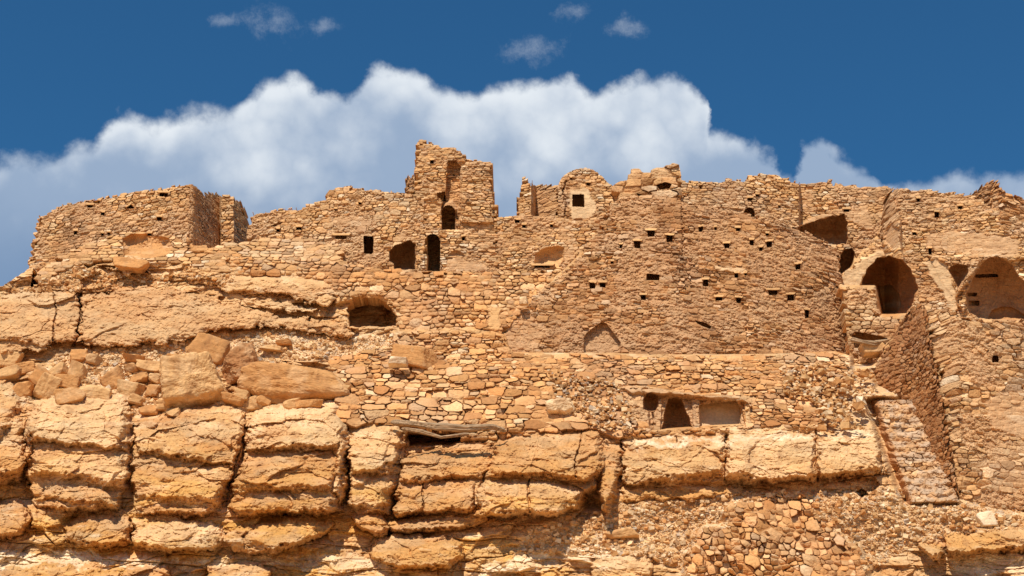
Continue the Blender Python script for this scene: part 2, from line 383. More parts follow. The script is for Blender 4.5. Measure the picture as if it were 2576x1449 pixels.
def lin(*kn):
    """piecewise linear in x"""
    xs = [k[0] for k in kn]; ys = [k[1] for k in kn]
    return lambda x, y: np.interp(x, xs, ys).astype(F32)
def surf(fx, ky=0., y0=700.):
    """fx(x) plus a lean back with height"""
    return lambda x, y: fx(x, y) + (y0-y)*ky

# ------------------------------------------------------------------ depth of the hillside
KY = [300, 600, 700, 880, 1000, 1080, 1300, 1500, 1700]
KL = [69.5, 67.6, 66.3, 64.4, 62.4, 60.9, 58.6, 56.6, 54.5]
KR = [71, 69.4, 67.4, 64.8, 62.8, 61.4, 59.4, 57.6, 56.0]
def B(x, y):
    a = np.interp(y, KY, KL); b = np.interp(y, KY, KR); t = ss(1100, 2500, x)
    return (a*(1-t)+b*t + .35*pn(x*.0022, y*.003, 41)).astype(F32)

WALLS = []        # outlines whose ground behind is pushed back: (poly, Yf)
def W(poly, Yf): WALLS.append((poly, Yf)); return poly, Yf

# castle on the left
castle_front = W([(62, 742), (70, 686), (84, 600), (100, 545), (150, 517), (240, 500), (340, 482), (430, 470), (478, 461), (487, 466), (484, 540), (474, 612), (470, 640), (330, 645), (240, 655), (150, 690), (84, 735)], surf(lin((40, 70.3), (485, 66.9)), .002))
castle_side = W([(478, 462), (490, 466), (506, 480), (520, 500), (536, 520), (552, 560), (553, 640), (468, 612)], surf(lin((470, 66.7), (485, 66.9), (553, 70.0)), .002))
castle_back = W([(508, 500), (513, 488), (522, 482), (538, 483), (550, 494), (572, 487), (585, 492), (600, 505), (612, 525), (618, 545), (616, 565), (622, 574), (622, 650), (540, 650), (530, 560)],
                surf(lin((500, 69.0), (552, 71.0), (556, 70.1), (588, 70.0), (592, 70.2), (625, 71.6)), .002))
lower_wall = W([(84, 702), (150, 645), (250, 603), (330, 585), (440, 596), (475, 608), (530, 622), (560, 615), (640, 602), (780, 598), (860, 630), (870, 665), (860, 697), (700, 692), (600, 690), (520, 684), (460, 668), (400, 660), (310, 655), (240, 655), (160, 684), (110, 710)], lambda x, y: B(x, y)*1 - .2 + .0)
terrace_upper = W([(560, 640), (640, 648), (780, 652), (870, 662), (1062, 686), (1300, 683), (1450, 680), (1500, 690), (1420, 740), (1290, 800), (1262, 845), (1180, 835), (1000, 838), (1002, 790), (960, 748), (900, 742), (850, 760), (842, 735), (820, 706), (700, 690), (600, 690)], lambda x, y: B(x, y)-.35 + (y-700)*.001)
mid_wall = W([(636, 536), (700, 527), (760, 524), (768, 513), (815, 505), (826, 488), (838, 472), (880, 470), (958, 480), (1040, 483), (1070, 487), (1070, 700), (870, 675), (780, 660), (620, 650), (626, 575)], surf(lin((600, 68.4), (760, 67.6), (1070, 66.9)), .002))
tower = W([(1050, 352), (1076, 352), (1077, 361), (1110, 365), (1128, 370), (1166, 377), (1170, 401), (1236, 406), (1239, 470), (1240, 512), (1251, 516), (1252, 545), (1256, 700), (1060, 700), (1066, 560), (1048, 486), (1045, 440)], surf(lin((1040, 66.8), (1256, 66.9)), .0022))
right_low = W([(1246, 541), (1302, 542), (1380, 543), (1450, 556), (1500, 548), (1560, 545), (1560, 600), (1480, 690), (1440, 700), (1246, 700)], surf(lin((1246, 67.0), (1560, 66.4)), .0022))
dome_house = W([(1404, 466), (1408, 452), (1425, 435), (1448, 424), (1475, 421), (1500, 430), (1520, 448), (1533, 462), (1548, 470), (1560, 500), (1560, 580), (1404, 580)], surf(lin((1400, 68.0), (1560, 67.8)), .002))
fragment = W([(1304, 552), (1303, 500), (1307, 470), (1317, 466), (1317, 447), (1336, 450), (1338, 464), (1405, 464), (1408, 560)], surf(lin((1300, 67.9), (1336, 67.6), (1348, 69.3), (1410, 68.2)), .002))
pile = W([(1536, 560), (1542, 500), (1544, 462), (1566, 456), (1574, 446), (1576, 431), (1600, 428), (1632, 428), (1640, 421), (1656, 421), (1668, 427), (1684, 415), (1704, 415), (1709, 440), (1711, 470), (1716, 560)], surf(lin((1530, 67.3), (1716, 66.6)), .002))
def great_Y(x, y):
    return (np.interp(x, [1250, 1400, 1700, 1900, 2050, 2110, 2160], [64.6, 64.5, 64.2, 65.0, 66.3, 67.1, 68.4]) + (880-y)*.0062).astype(F32)
great = W([(1262, 850), (1266, 800), (1300, 775), (1400, 700), (1460, 640), (1500, 585), (1530, 530), (1545, 505), (1560, 490), (1700, 495), (1712, 512), (1780, 520), (1860, 535), (1990, 572), (2050, 590), (2085, 612), (2108, 640), (2118, 690), (2128, 760), (2140, 820), (2146, 870), (2152, 905), (2100, 912), (1800, 905), (1290, 900), (1264, 888)], great_Y)
back_wall = W([(1704, 455), (1760, 457), (1818, 461), (1826, 451), (1880, 455), (1886, 441), (1935, 438), (1968, 443), (2000, 458), (2030, 464), (2066, 456), (2090, 452), (2096, 464), (2180, 468), (2246, 471), (2236, 560), (2200, 622), (2162, 645), (2156, 690), (2100, 760), (2060, 700), (1704, 620)], surf(lin((1700, 68.3), (2010, 69.4), (2014, 70.2), (2240, 69.6)), .002))
vault_house = W([(2238, 472), (2340, 478), (2420, 488), (2450, 490), (2470, 505), (2580, 560), (2700, 600), (2700, 830), (2420, 815), (2330, 800), (2240, 820), (2100, 800), (2104, 704), (2150, 668), (2172, 640), (2205, 612), (2225, 560)], surf(lin((2090, 69.2), (2225, 69.4), (2260, 67.9), (2700, 66.2)), .0018))
gable = W([(2440, 490), (2462, 475), (2490, 455), (2507, 449), (2520, 470), (2530, 486), (2576, 497), (2700, 530), (2700, 640), (2560, 620), (2480, 520)], surf(lin((2440, 68.6), (2525, 66.7), (2700, 68.2)), .0018))
door_wall = W([(2116, 722), (2198, 724), (2206, 760), (2212, 797), (2250, 799), (2295, 792), (2290, 830), (2262, 860), (2240, 915), (2150, 915), (2136, 830)], surf(lin((2110, 65.9), (2300, 65.4)), .001))
stair_cheek = W([(2294, 775), (2308, 760), (2322, 766), (2334, 800), (2345, 880), (2360, 960), (2385, 1090), (2403, 1200), (2404, 1262), (2370, 1210), (2320, 1110), (2288, 1010), (2210, 970), (2196, 930), (2230, 870), (2262, 830)], surf(lin((2190, 64.7), (2290, 63.4), (2345, 61.8), (2410, 60.2)), .0012))
right_front = W([(2306, 766), (2340, 772), (2400, 798), (2480, 806), (2576, 805), (2700, 806), (2700, 1300), (2500, 1280), (2420, 1255), (2402, 1252), (2385, 1110), (2360, 975), (2336, 850), (2322, 800)], surf(lin((2300, 62.4), (2345, 61.6), (2410, 60.4), (2700, 61.6)), .002, 1000))
terrace_mid = W([(828, 905), (900, 885), (980, 870), (1010, 838), (1180, 830), (1262, 845), (1290, 892), (1800, 898), (2100, 888), (2135, 900), (2140, 940), (2120, 1000), (2080, 1030), (2060, 1075), (1890, 1080), (1600, 1100), (1560, 1095), (1500, 1078), (1270, 1092), (1250, 1080), (1000, 1064), (872, 1068), (850, 1040), (852, 960)], lambda x, y: B(x, y)-.45 - .15*ss(905, 925, y + 8*pn(x*.01, y*0, 3)))
STAIRW = W([(2184, 1010), (2290, 1004), (2320, 1075), (2358, 1160), (2406, 1262), (2276, 1262), (2236, 1160), (2206, 1075)], lambda x, y: (np.interp(y, [1004, 1262], [62.6, 59.2]) + 1.1).astype(F32))
oven = W([(1560, 976), (1600, 971), (1640, 974), (1700, 984), (1760, 992), (1850, 986), (1885, 1000), (1890, 1080), (1800, 1084), (1700, 1092), (1640, 1096), (1618, 1090), (1600, 1060)], lambda x, y: B(x, y)*0 + np.interp(y, [970, 1095], [62.3, 60.9]).astype(F32) - .35)
dry_wall = W([(1735, 1520), (1722, 1440), (1728, 1395), (1745, 1385), (1745, 1350), (1775, 1330), (1832, 1322), (1822, 1290), (1850, 1262), (1890, 1255), (1910, 1246), (2030, 1243), (2058, 1252), (2055, 1290), (2085, 1305), (2105, 1345), (2160, 1380), (2172, 1410), (2185, 1460), (2200, 1520)], lambda x, y: B(x, y)-.75 + .5*pn(x*.004, y*.004, 77))

# ------------------------------------------------------------------ the rock hillside
BLK = [ # outline, how far it stands out (m), rounding (px), extra lean, [colour, amount]
 ([(-80, 965), (35, 965), (48, 1010), (30, 1060), (5, 1100), (-80, 1120)], .9, 14, .3),
 ([(66, 1050), (95, 1015), (170, 990), (300, 984), (326, 1010), (322, 1060), (320, 1140), (292, 1112), (200, 1108), (85, 1112), (64, 1080)], 1.3, 16, .4),
 ([(-80, 1112), (74, 1100), (84, 1140), (60, 1188), (0, 1203), (-80, 1210)], .9, 14, .3),
 ([(85, 1128), (160, 1115), (270, 1108), (322, 1150), (332, 1205), (300, 1226), (276, 1222), (240, 1192), (100, 1190), (75, 1180)], 1.0, 14, .25),
 ([(80, 1236), (150, 1226), (270, 1236), (302, 1256), (290, 1276), (180, 1264), (85, 1254)], .8, 9, .1),
 ([(332, 1080), (400, 1058), (470, 1030), (560, 1022), (612, 1045), (616, 1090), (590, 1140), (600, 1182), (560, 1172), (480, 1150), (350, 1142), (335, 1110)], 1.2, 18, .4),
 ([(330, 1162), (420, 1152), (540, 1162), (582, 1182), (562, 1240), (540, 1268), (340, 1256), (322, 1200)], .6, 12, .2),
 ([(345, 1275), (400, 1270), (530, 1278), (560, 1290), (540, 1302), (380, 1300)], .5, 7, .1),
 ([(612, 1105), (636, 1050), (680, 1034), (776, 1018), (850, 1013), (866, 1030), (858, 1120), (845, 1134), (700, 1130), (620, 1134)], 1.5, 9, .35),
 ([(852, 1018), (878, 1040), (878, 1130), (872, 1200), (862, 1274), (838, 1235), (845, 1134), (856, 1110)], 1.1, 16, .2),
 ([(596, 1150), (700, 1137), (838, 1137), (850, 1170), (846, 1232), (780, 1215), (740, 1208), (640, 1232), (576, 1240), (588, 1190)], 1.15, 14, .4),
 ([(580, 1248), (640, 1240), (740, 1240), (850, 1250), (860, 1282), (800, 1290), (700, 1262), (640, 1285), (585, 1290)], .5, 9, .1),
 ([(876, 1064), (940, 1060), (1000, 1060), (1012, 1080), (1006, 1160), (980, 1195), (950, 1186), (880, 1192)], 1.1, 12, .3),
 ([(880, 1198), (960, 1192), (995, 1210), (985, 1260), (960, 1290), (930, 1275), (875, 1268)], .8, 13, .2),
 ([(1008, 1155), (1090, 1140), (1130, 1128), (1195, 1106), (1242, 1104), (1238, 1170), (1215, 1203), (1100, 1202), (1000, 1216)], .95, 9, .25),
 ([(1002, 1222), (1100, 1212), (1188, 1208), (1202, 1250), (1192, 1288), (1090, 1290), (1000, 1302), (984, 1290)], 1.0, 9, .3),
 ([(1236, 1140), (1252, 1108), (1290, 1096), (1500, 1074), (1515, 1096), (1528, 1150), (1524, 1190), (1480, 1212), (1440, 1196), (1330, 1202), (1220, 1202)], 1.35, 9, .35),
 ([(1200, 1222), (1300, 1205), (1440, 1206), (1456, 1240), (1446, 1278), (1400, 1298), (1280, 1292), (1196, 1298), (1190, 1260)], 1.15, 10, .35),
 ([(1512, 1086), (1560, 1092), (1566, 1170), (1545, 1240), (1536, 1290), (1512, 1285), (1530, 1200)], .55, 9, .1),
 ([(1564, 1116), (1600, 1100), (1700, 1088), (1816, 1080), (1824, 1100), (1822, 1194), (1760, 1200), (1700, 1206), (1600, 1224), (1566, 1216)], .85, 8, .25),
 ([(1827, 1084), (1850, 1074), (2040, 1074), (2050, 1110), (2048, 1196), (1950, 1215), (1880, 1206), (1829, 1200)], 1.05, 9, .4),
 ([(2058, 1086), (2130, 1078), (2205, 1072), (2214, 1110), (2216, 1185), (2180, 1190), (2060, 1204)], .85, 9, .35),
 ([(1566, 1228), (1700, 1215), (1800, 1215), (1870, 1228), (1870, 1245), (1740, 1262), (1566, 1262)], .35, 9, .1),
 ([(330, 1306), (400, 1300), (480, 1310), (556, 1322), (570, 1352), (540, 1388), (400, 1390), (335, 1372)], 1.0, 16, .3),
 ([(562, 1352), (600, 1328), (680, 1312), (740, 1300), (826, 1298), (840, 1320), (826, 1342), (760, 1372), (690, 1392), (590, 1392)], 1.35, 17, .3),
 ([(160, 1330), (200, 1300), (250, 1290), (328, 1306), (334, 1360), (300, 1376), (250, 1382), (170, 1362)], .9, 15, .3),
 ([(-80, 1270), (60, 1262), (80, 1300), (60, 1350), (-80, 1370)], .7, 14, .3),
 ([(70, 1268), (150, 1262), (190, 1290), (150, 1330), (80, 1330)], .5, 14, .3),
 ([(884, 1298), (930, 1280), (962, 1292), (982, 1325), (966, 1352), (930, 1345), (900, 1330)], .8, 12, .2),
 ([(972, 1318), (1030, 1306), (1100, 1316), (1180, 1298), (1222, 1284), (1230, 1316), (1150, 1336), (1060, 1340), (985, 1342)], .95, 9, .1),
 ([(930, 1378), (960, 1352), (1010, 1345), (1120, 1350), (1160, 1362), (1172, 1385), (1155, 1415), (1130, 1432), (1000, 1432), (938, 1405)], 1.0, 14, .3),
 ([(1490, 1408), (1560, 1396), (1628, 1392), (1642, 1420), (1640, 1520), (1490, 1520)], .55, 8, .1),
 ([(-80, 1440), (70, 1425), (160, 1410), (250, 1425), (300, 1440), (300, 1540), (-80, 1540)], .6, 14, .3),
 ([(310, 1432), (410, 1420), (430, 1440), (430, 1540), (312, 1540)], .7, 12, .2),
 ([(520, 1425), (640, 1418), (680, 1440), (680, 1540), (525, 1540)], .6, 12, .2),
 ([(2308, 1366), (2326, 1350), (2352, 1348), (2378, 1395), (2360, 1412), (2330, 1400)], .95, 8, .2),
 ([(2372, 1352), (2470, 1338), (2576, 1318), (2700, 1300), (2700, 1372), (2500, 1388), (2400, 1402), (2376, 1392)], .8, 9, .2),
 ([(-80, 742), (60, 738), (203, 738), (200, 800), (188, 860), (110, 868), (-80, 850)], .75, 18, .3),
 ([(208, 744), (300, 744), (400, 724), (520, 745), (680, 790), (850, 812), (884, 835), (872, 852), (820, 838), (700, 826), (560, 828), (430, 862), (320, 868), (240, 866), (196, 862)], .85, 22, .4),
 ([(216, 750), (290, 728), (370, 718), (450, 735), (517, 765), (480, 772), (400, 760), (350, 752), (230, 754)], .6, 7, .1),
 ([(556, 700), (600, 688), (700, 690), (790, 694), (832, 706), (846, 740), (826, 770), (760, 756), (700, 742), (560, 736)], .75, 12, .2),
 ([(560, 742), (700, 752), (800, 775), (790, 790), (700, 778), (560, 764)], .35, 8, .1),
 ([(-80, 846), (60, 838), (122, 842), (122, 872), (90, 884), (-80, 886)], .5, 9, .2),
 ([(850, 815), (885, 815), (888, 848), (862, 850), (800, 842), (790, 825)], .5, 8, .2),
 ([(270, 675), (310, 662), (345, 668), (372, 660), (372, 682), (310, 690)], .45, 7, .1),
 ([(190, 650), (210, 632), (240, 622), (262, 640), (258, 660), (232, 668)], .5, 9, .1),
]
COLS = [ # big jointed masses the blocks belong to: outline, how far out (m), width of the shaded right flank (px)
 ([(-80, 960), (30, 962), (50, 1010), (40, 1080), (66, 1110), (82, 1150), (50, 1215), (-80, 1230)], .8, 16),
 ([(62, 1060), (95, 1012), (170, 988), (300, 980), (330, 1010), (326, 1130), (338, 1180), (322, 1232), (300, 1284), (180, 1290), (85, 1270), (64, 1190)], 1.15, 26),
 ([(336, 1075), (400, 1056), (470, 1028), (560, 1020), (614, 1042), (617, 1095), (602, 1170), (580, 1230), (556, 1275), (520, 1300), (340, 1296), (330, 1200)], .85, 22),
 ([(614, 1105), (636, 1048), (680, 1032), (850, 1010), (878, 1034), (882, 1140), (874, 1220), (864, 1290), (780, 1296), (600, 1300), (572, 1270), (592, 1180)], 1.35, 34),
 ([(880, 1062), (1000, 1058), (1022, 1080), (1020, 1160), (1000, 1230), (980, 1292), (900, 1290), (874, 1270)], .75, 40),
 ([(1012, 1150), (1100, 1132), (1240, 1102), (1236, 1180), (1212, 1230), (1200, 1295), (1000, 1304), (986, 1290), (1000, 1215)], .45, 22),
 ([(1246, 1110), (1290, 1094), (1500, 1072), (1518, 1094), (1534, 1150), (1526, 1200), (1462, 1215), (1458, 1280), (1400, 1302), (1200, 1302), (1196, 1230), (1226, 1180)], .95, 20),
 ([(1516, 1084), (1562, 1090), (1570, 1170), (1548, 1240), (1538, 1294), (1512, 1288), (1500, 1200)], .55, 24),
 ([(1566, 1110), (1700, 1086), (1816, 1078), (2206, 1070), (2222, 1190), (2060, 1206), (1950, 1216), (1800, 1204), (1600, 1226), (1566, 1222)], .55, 10),
]
GRAV = [([(120, 880), (300, 876), (500, 850), (700, 830), (880, 850), (1000, 840), (1000, 868), (820, 905), (720, 905), (560, 950), (420, 930), (300, 960), (140, 930)], 'g'),
        ([(1560, 1270), (1700, 1262), (1880, 1240), (2230, 1225), (2400, 1262), (2700, 1280), (2700, 1320), (2400, 1345), (2300, 1370), (2200, 1430), (2120, 1449), (1740, 1449), (1640, 1400), (1300, 1390), (1340, 1330)], 'g'),
        ([(320, 900), (420, 905), (420, 1020), (400, 1050), (330, 1040)], 'g'), ([(80, 940), (330, 900), (330, 990), (60, 1010)], 'g'), ([(2080, 905), (2300, 905), (2300, 1080), (2060, 1080)], 'g')]
CRK = [[(205, 735), (200, 790), (196, 830), (188, 872)], [(1468, 1082), (1462, 1110), (1445, 1160), (1450, 1200)], [(1822, 1080), (1826, 1130), (1824, 1210)], [(136, 740), (140, 790), (130, 860)],
       [(618, 1045), (612, 1100), (590, 1170), (570, 1260)], [(1062, 1212), (1066, 1250), (1062, 1290)], [(1330, 1205), (1328, 1240), (1332, 1290)], [(2052, 1080), (2056, 1210)], [(1700, 1090), (1702, 1110)]]
BANDS = [  # recessed or coloured beds: poly, recess m, colour, amount
 ([(1012, 1092), (1250, 1092), (1240, 1106), (1195, 1108), (1090, 1142), (1006, 1156)], .75, ORG, .25),
 ([(1872, 1212), (2190, 1200), (2200, 1240), (1872, 1240)], .45, ORG*1.0, .5),
 ([(940, 1298), (1190, 1292), (1500, 1298), (1500, 1312), (1230, 1318), (960, 1330)], .2, PLAS, .45),
 ([(-80, 1395), (160, 1385), (300, 1395), (420, 1408), (480, 1420), (300, 1422), (60, 1424), (-80, 1430)], .0, CREAM, .9),
 ([(480, 1405), (700, 1398), (760, 1400), (760, 1420), (500, 1424)], .15, CREAM, .7),
 ([(760, 1395), (900, 1385), (1000, 1430), (900, 1450), (760, 1430)], .1, CREAM, .5),
 ([(1180, 1440), (1300, 1400), (1420, 1385), (1560, 1375), (1560, 1400), (1420, 1420), (1300, 1449)], .0, CREAM, .95),
 ([(2380, 1410), (2576, 1388), (2700, 1380), (2700, 1449), (2400, 1449)], .05, CREAM, .8),
 ([(90, 1200), (270, 1195), (290, 1226), (100, 1228)], .1, CREAM*.9, .5),
 ([(380, 1256), (570, 1258), (560, 1280), (380, 1274)], .1, CREAM*.9, .5),
 ([(1570, 1112), (1820, 1098), (2040, 1088), (2200, 1085), (2200, 1094), (2040, 1100), (1820, 1114), (1600, 1126)], .0, CREAM, .75),
 ([(1500, 1208), (1540, 1200), (1520, 1300), (1460, 1300)], .4, PLAS, .5),
 ([(640, 1030), (850, 1014), (860, 1030), (660, 1060)], 0, PALE, .7),
]
def hull(p):
    pts = sorted(set((float(a), float(b)) for a, b in p))
    def half(q):
        o = []
        for c in q:
            while len(o) > 1 and (o[-1][0]-o[-2][0])*(c[1]-o[-2][1]) - (o[-1][1]-o[-2][1])*(c[0]-o[-2][0]) <= 0: o.pop()
            o.append(c)
        return o[:-1]
    return np.array(half(pts) + half(pts[::-1]))
def build_cliff():
    poly = [(-90, 740), (0, 722), (72, 676), (140, 660), (300, 625), (470, 625), (620, 640), (1240, 640), (1300, 590), (1500, 580), (2250, 560), (2400, 600), (2700, 600), (2700, 1530), (-90, 1530)]
    X, Y = grid(poly); b = B(X, Y); wx, wy, wz = at(X, Y, b); S = wx; Z = wz
    blk = np.zeros(X.shape, F32); h = np.zeros(X.shape, F32); mm = np.zeros(X.shape, F32); crack = np.zeros(X.shape, F32)
    nx = 9*pn(X*.030, Y*.04, 1) + 5*pn(X*.10, Y*.12, 2) + 1.5*pn(X*.3, Y*.3, 3); ny = 8*pn(X*.030, Y*.04, 4) + 4.2*pn(X*.10, Y*.12, 5) + 1.5*pn(X*.3, Y*.3, 6)
    colm = np.zeros(X.shape, F32); colh = np.zeros(X.shape, F32); tone = np.zeros(X.shape, F32); topm = np.zeros(X.shape, F32)
    def facets(p, x, y, k, amt, wr, lean, hm_f):
        """an angular block: planes rising from each edge of its convex outline to a tilted face, with broken corners"""
        P = hull(p); cx, cy = P.mean(0); y0, y1 = P[:, 1].min(), P[:, 1].max(); x0, x1 = P[:, 0].min(), P[:, 0].max(); r_ = np.random.RandomState(900+k)
        hm = (y1-y0)*.0176; t = np.clip((y-y0)/(y1-y0), 0, 1); xn = (x-cx)/max(20, (x1-x0)/2)
        cap = amt*(.85 + (r_.rand()-.5)*.5*xn) + hm*hm_f*(t-.15)
        g1 = r_.uniform(.35, .65); cap = np.minimum(cap, cap*0 + amt*r_.uniform(1.0, 1.25) + hm*hm_f*(g1-.15) + r_.uniform(-.1, .5)*hm_f*hm*(t-g1))
        h_ = cap
        for a_, b_ in zip(P, np.roll(P, -1, 0)):
            e = b_-a_; L_ = math.hypot(*e); nx_, ny_ = e[1]/L_, -e[0]/L_
            if (cx-a_[0])*nx_ + (cy-a_[1])*ny_ > 0: nx_, ny_ = -nx_, -ny_
            d_ = -((x-a_[0])*nx_ + (y-a_[1])*ny_)
            up_, rt_, dn_, lf_ = max(0, -ny_), max(0, nx_), max(0, ny_), max(0, -nx_)
            w = (up_*r_.uniform(.14, .38)*(y1-y0) + rt_*wr*r_.uniform(.8, 1.2) + dn_*min(13, .16*(y1-y0)+3) + lf_*r_.uniform(5, 12))/(up_+rt_+dn_+lf_)
            h_ = np.minimum(h_, np.clip(d_/max(w, 2.5), -1, 1.6)*(amt*(.75 if up_ > .6 else 1.)+.3*hm*hm_f) + (.25*amt if up_ > .6 else .04))
        for c_ in range(4 if len(P) > 4 else 2):
            an = r_.uniform(0, 2*math.pi); q_ = r_.uniform(.35, .62); u_ = ((x-cx)/((x1-x0)/2)*math.cos(an) + (y-cy)/((y1-y0)/2)*math.sin(an))
            h_ = np.minimum(h_, amt*1.05 + hm*hm_f*(t-.15) - amt*r_.uniform(.7, 1.7)*(u_-q_))
        return h_, t
    for k, (p, amt, rw) in enumerate(COLS):
        sl = local(X, Y, p, 30); x_ = X[sl]+nx[sl]*1.0; y_ = Y[sl]+ny[sl]*.9
        hb, t = facets(p, x_, y_, 100+k, amt, rw, 0, .16); a = hb*20; ins = hb > 0
        colh[sl] = np.where(ins, np.maximum(hb, colh[sl]), colh[sl]); colm[sl] = np.maximum(colm[sl], ss(0, .2, hb))
        crack[sl] = np.maximum(crack[sl], np.exp(-((sdf(hull(p), x_, y_)+1.)/2.)**2)*ss(-.35, .4, pn(X[sl]*.012, Y[sl]*.018, k+60)))
        tone[sl] = np.where(ins, rnd(np.array(k*3), np.array(9), 7), tone[sl])
    for k, (p, amt, r, lean) in enumerate(BLK):
        sl = local(X, Y, p, 30); x_ = X[sl]+nx[sl]*.85; y_ = Y[sl]+ny[sl]*.95
        cin = float(colm[np.clip(int((np.mean([q[1] for q in p])-Y[0, 0])/STEP), 0, X.shape[0]-1), np.clip(int((np.mean([q[0] for q in p])-X[0, 0])/STEP), 0, X.shape[1]-1)])
        hb, t = facets(p, x_, y_, k, amt*(1 - .58*cin), max(8, r*1.3), lean, .42 - .12*cin)
        if np.mean([q[1] for q in p]) < 900:                  # weathered ledges of the upper slope: rounded, following their outline
            a = sdf(p, X[sl]+nx[sl]*1.5, Y[sl]+ny[sl]*1.3); u = np.clip(a/(r*1.1), 0, 1); hb = np.where(a > 0, amt*.72*(.25 + .75*np.sqrt(1-(1-u)**2)) + .35*(t-.3)*amt, -.1)
        ins = hb > 0
        better = ins & (hb > blk[sl])
        blk[sl] = np.where(better, hb, blk[sl]); mm[sl] = np.maximum(mm[sl], ss(0, .15, hb))
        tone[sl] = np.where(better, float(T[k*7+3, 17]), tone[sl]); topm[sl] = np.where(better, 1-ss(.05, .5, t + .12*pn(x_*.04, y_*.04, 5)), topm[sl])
        crack[sl] = np.maximum(crack[sl], np.exp(-((sdf(hull(p), x_, y_)+1.2)/2.2)**2)*ss(-.3, .5, pn(X[sl]*.03, Y[sl]*.03, k) + .1)*(1-.35*colm[sl]))
    blk += colh; mm = np.maximum(mm, colm*.8)
    gv = np.zeros(X.shape, F32)
    for p, _ in GRAV: sl = local(X, Y, p, 30); gv[sl] = np.maximum(gv[sl], ss(-14, 8, sdf(p, X[sl], Y[sl]) + 12*pn(X[sl]*.03, Y[sl]*.03, 8)))
    gv *= (1-mm)
    # fractured beds
    wS = S + .35*pn(S*.5, Z*.9, 12) + .1*pn(S*2, Z*3, 13); wZ = Z + .30*pn(S*.22, Z*.5, 14) + .08*pn(S*1.3, Z*2, 15)
    e, I, J, DX, DZ = cells(wS, wZ, 2.3, .62, 60, .8, .5, .3)
    r1 = rnd(I, J, 61); r2 = rnd(I, J, 62)
    bed = .36*(r1-.5)*ss(0, .16, e) - .10*np.exp(-(e/.05)**2) + .30*DZ*-1*.5 + .14*(r2-.5)*DX
    e3, I3, J3, DX3, DZ3 = cells(wS*1.0 + .2*pn(S*1.1, Z*1.1, 16), wZ, .85, .30, 70, .9, .6, .35)
    r3 = rnd(I3, J3, 71); r4 = rnd(I3, J3, 72)
    bed2 = .13*(r3-.5)*ss(0, .2, e3) - .05*np.exp(-(e3/.06)**2)*(r4 > .4) + .10*(r4-.5)*2*DX3 - .07*DZ3
    big = .55*fbm(S*.16, Z*.3, 20, 4, .5)
    _, _, _, LX, LZ = cells(wS + .25*pn(S*1.3, Z*1.3, 17), wZ + .2*pn(S*1.2, Z*1.5, 18), 1.15, .70, 110, 1., .9, .5, 1.6)
    lump = .42 - (np.abs(LX)**1.25 + np.abs(LZ)**1.25)**.8
    _, _, _, LX, LZ = cells(wS + .1*pn(S*3, Z*3, 17), wZ + .1*pn(S*3, Z*3, 18), .42, .27, 120, 1., .9, .5, 1.6)
    lump2 = .42 - (np.abs(LX)**1.25 + np.abs(LZ)**1.25)**.8
    ef, IF, JF, FX, FZ = cells(wS + .12*pn(S*.9, Z*.9, 130), wZ + .10*pn(S*.9, Z*.9, 131), 1.7, 1.15, 132, 1., .8, .5, 1.8)
    ft = rnd(IF, JF, 133); facet = (.26*(ft-.5) + .42*(rnd(IF, JF, 134)-.5)*FX*1.7 + .46*(rnd(IF, JF, 135)-.42)*FZ*-1.15)*ss(0, .06, ef)
    ef2, IF, JF, FX, FZ = cells(wS + .08*pn(S*2, Z*2, 136), wZ + .08*pn(S*2, Z*2, 137), .62, .42, 138, 1., .8, .5, 1.8)
    facet = facet*(.5+.7*ss(-.2, .4, pn(S*.3, Z*.3, 139))) + (.06*(rnd(IF, JF, 140)-.5) + .40*(rnd(IF, JF, 141)-.5)*FX*.62 + .40*(rnd(IF, JF, 142)-.45)*FZ*-.42)*ss(0, .08, ef2)*.8
    rid = fbm(S*1.0, Z*1.5, 22, 5, .6); rr = 1-np.abs(fbm(S*.55 + .3*rid, Z*1.3, 25, 4, .55))*2
    fine = .036*fbm(S*3.4, Z*4.4, 28, 4, .62)
    pit = -.05*ss(.25, .6, fbm(S*2.6, Z*3.0, 33, 3, .6))
    frac_amt = (1-mm)*(1-gv)
    upl = ss(905, 860, Y)*ss(950, 850, X)*mm; det = (1 - .20*mm)*(1-.5*upl); C_up = upl; bed = bed*(1-.6*upl); bed2 = bed2*(1-.5*upl)
    h = blk + facet*1.25*(1-gv*.85)*det + big*(1-.75*mm) + bed*(frac_amt*.9 + .14*mm) + bed2*(frac_amt*.8 + .30*mm) + .085*rid*(1-.35*gv)*det + .06*rr*(1-gv)*(.5+.1*mm) + (.22*lump*(.6+.8*ss(-.3, .4, pn(S*.4, Z*.4, 50))) + .06*lump2)*(1-.8*gv)*det + fine + pit*(1-gv) - .15*crack*(1-gv)*ss(-.5, .6, fbm(S*.5, Z*.6, 44, 2))
    # gravel: small lumps
    eg, IG, JG, DXG, DZG = cells(S, Z, .16, .10, 80, .9, .9, .5, 2.0)
    rg = rnd(IG, JG, 81); h += gv*(.07*(rg-.3)*ss(0, .3, eg) + .03*(rnd(IG, JG, 82)-.5)*DXG)
    for c in CRK:
        for (ax, ay), (bx, by) in zip(c[:-1], c[1:]):
            q = [(ax-1, ay), (bx-1, by), (bx+1, by), (ax+1, ay)]; sl = local(X, Y, q, 10); a = -sdf(q, X[sl]+.5*nx[sl], Y[sl]+.5*ny[sl]); h[sl] -= .30*np.exp(-(np.clip(a, 0, 99)/(1.2+pn(X[sl]*.05, Y[sl]*.05, 6)))**2)
    hs = np.clip(bed2*.6 + fine + .10*lump2 + .10*rid, -.3, .13)
    # colours
    n1 = fbm(S*.30, Z*.8, 90, 5); n2 = fbm(S*.9, Z*2.2, 94, 4); 
    strat = .5+.5*np.sin((Z + .5*pn(S*.15, Z*.3, 96))*5.2 + 2.5*pn(S*.1, Z*1.1, 97))
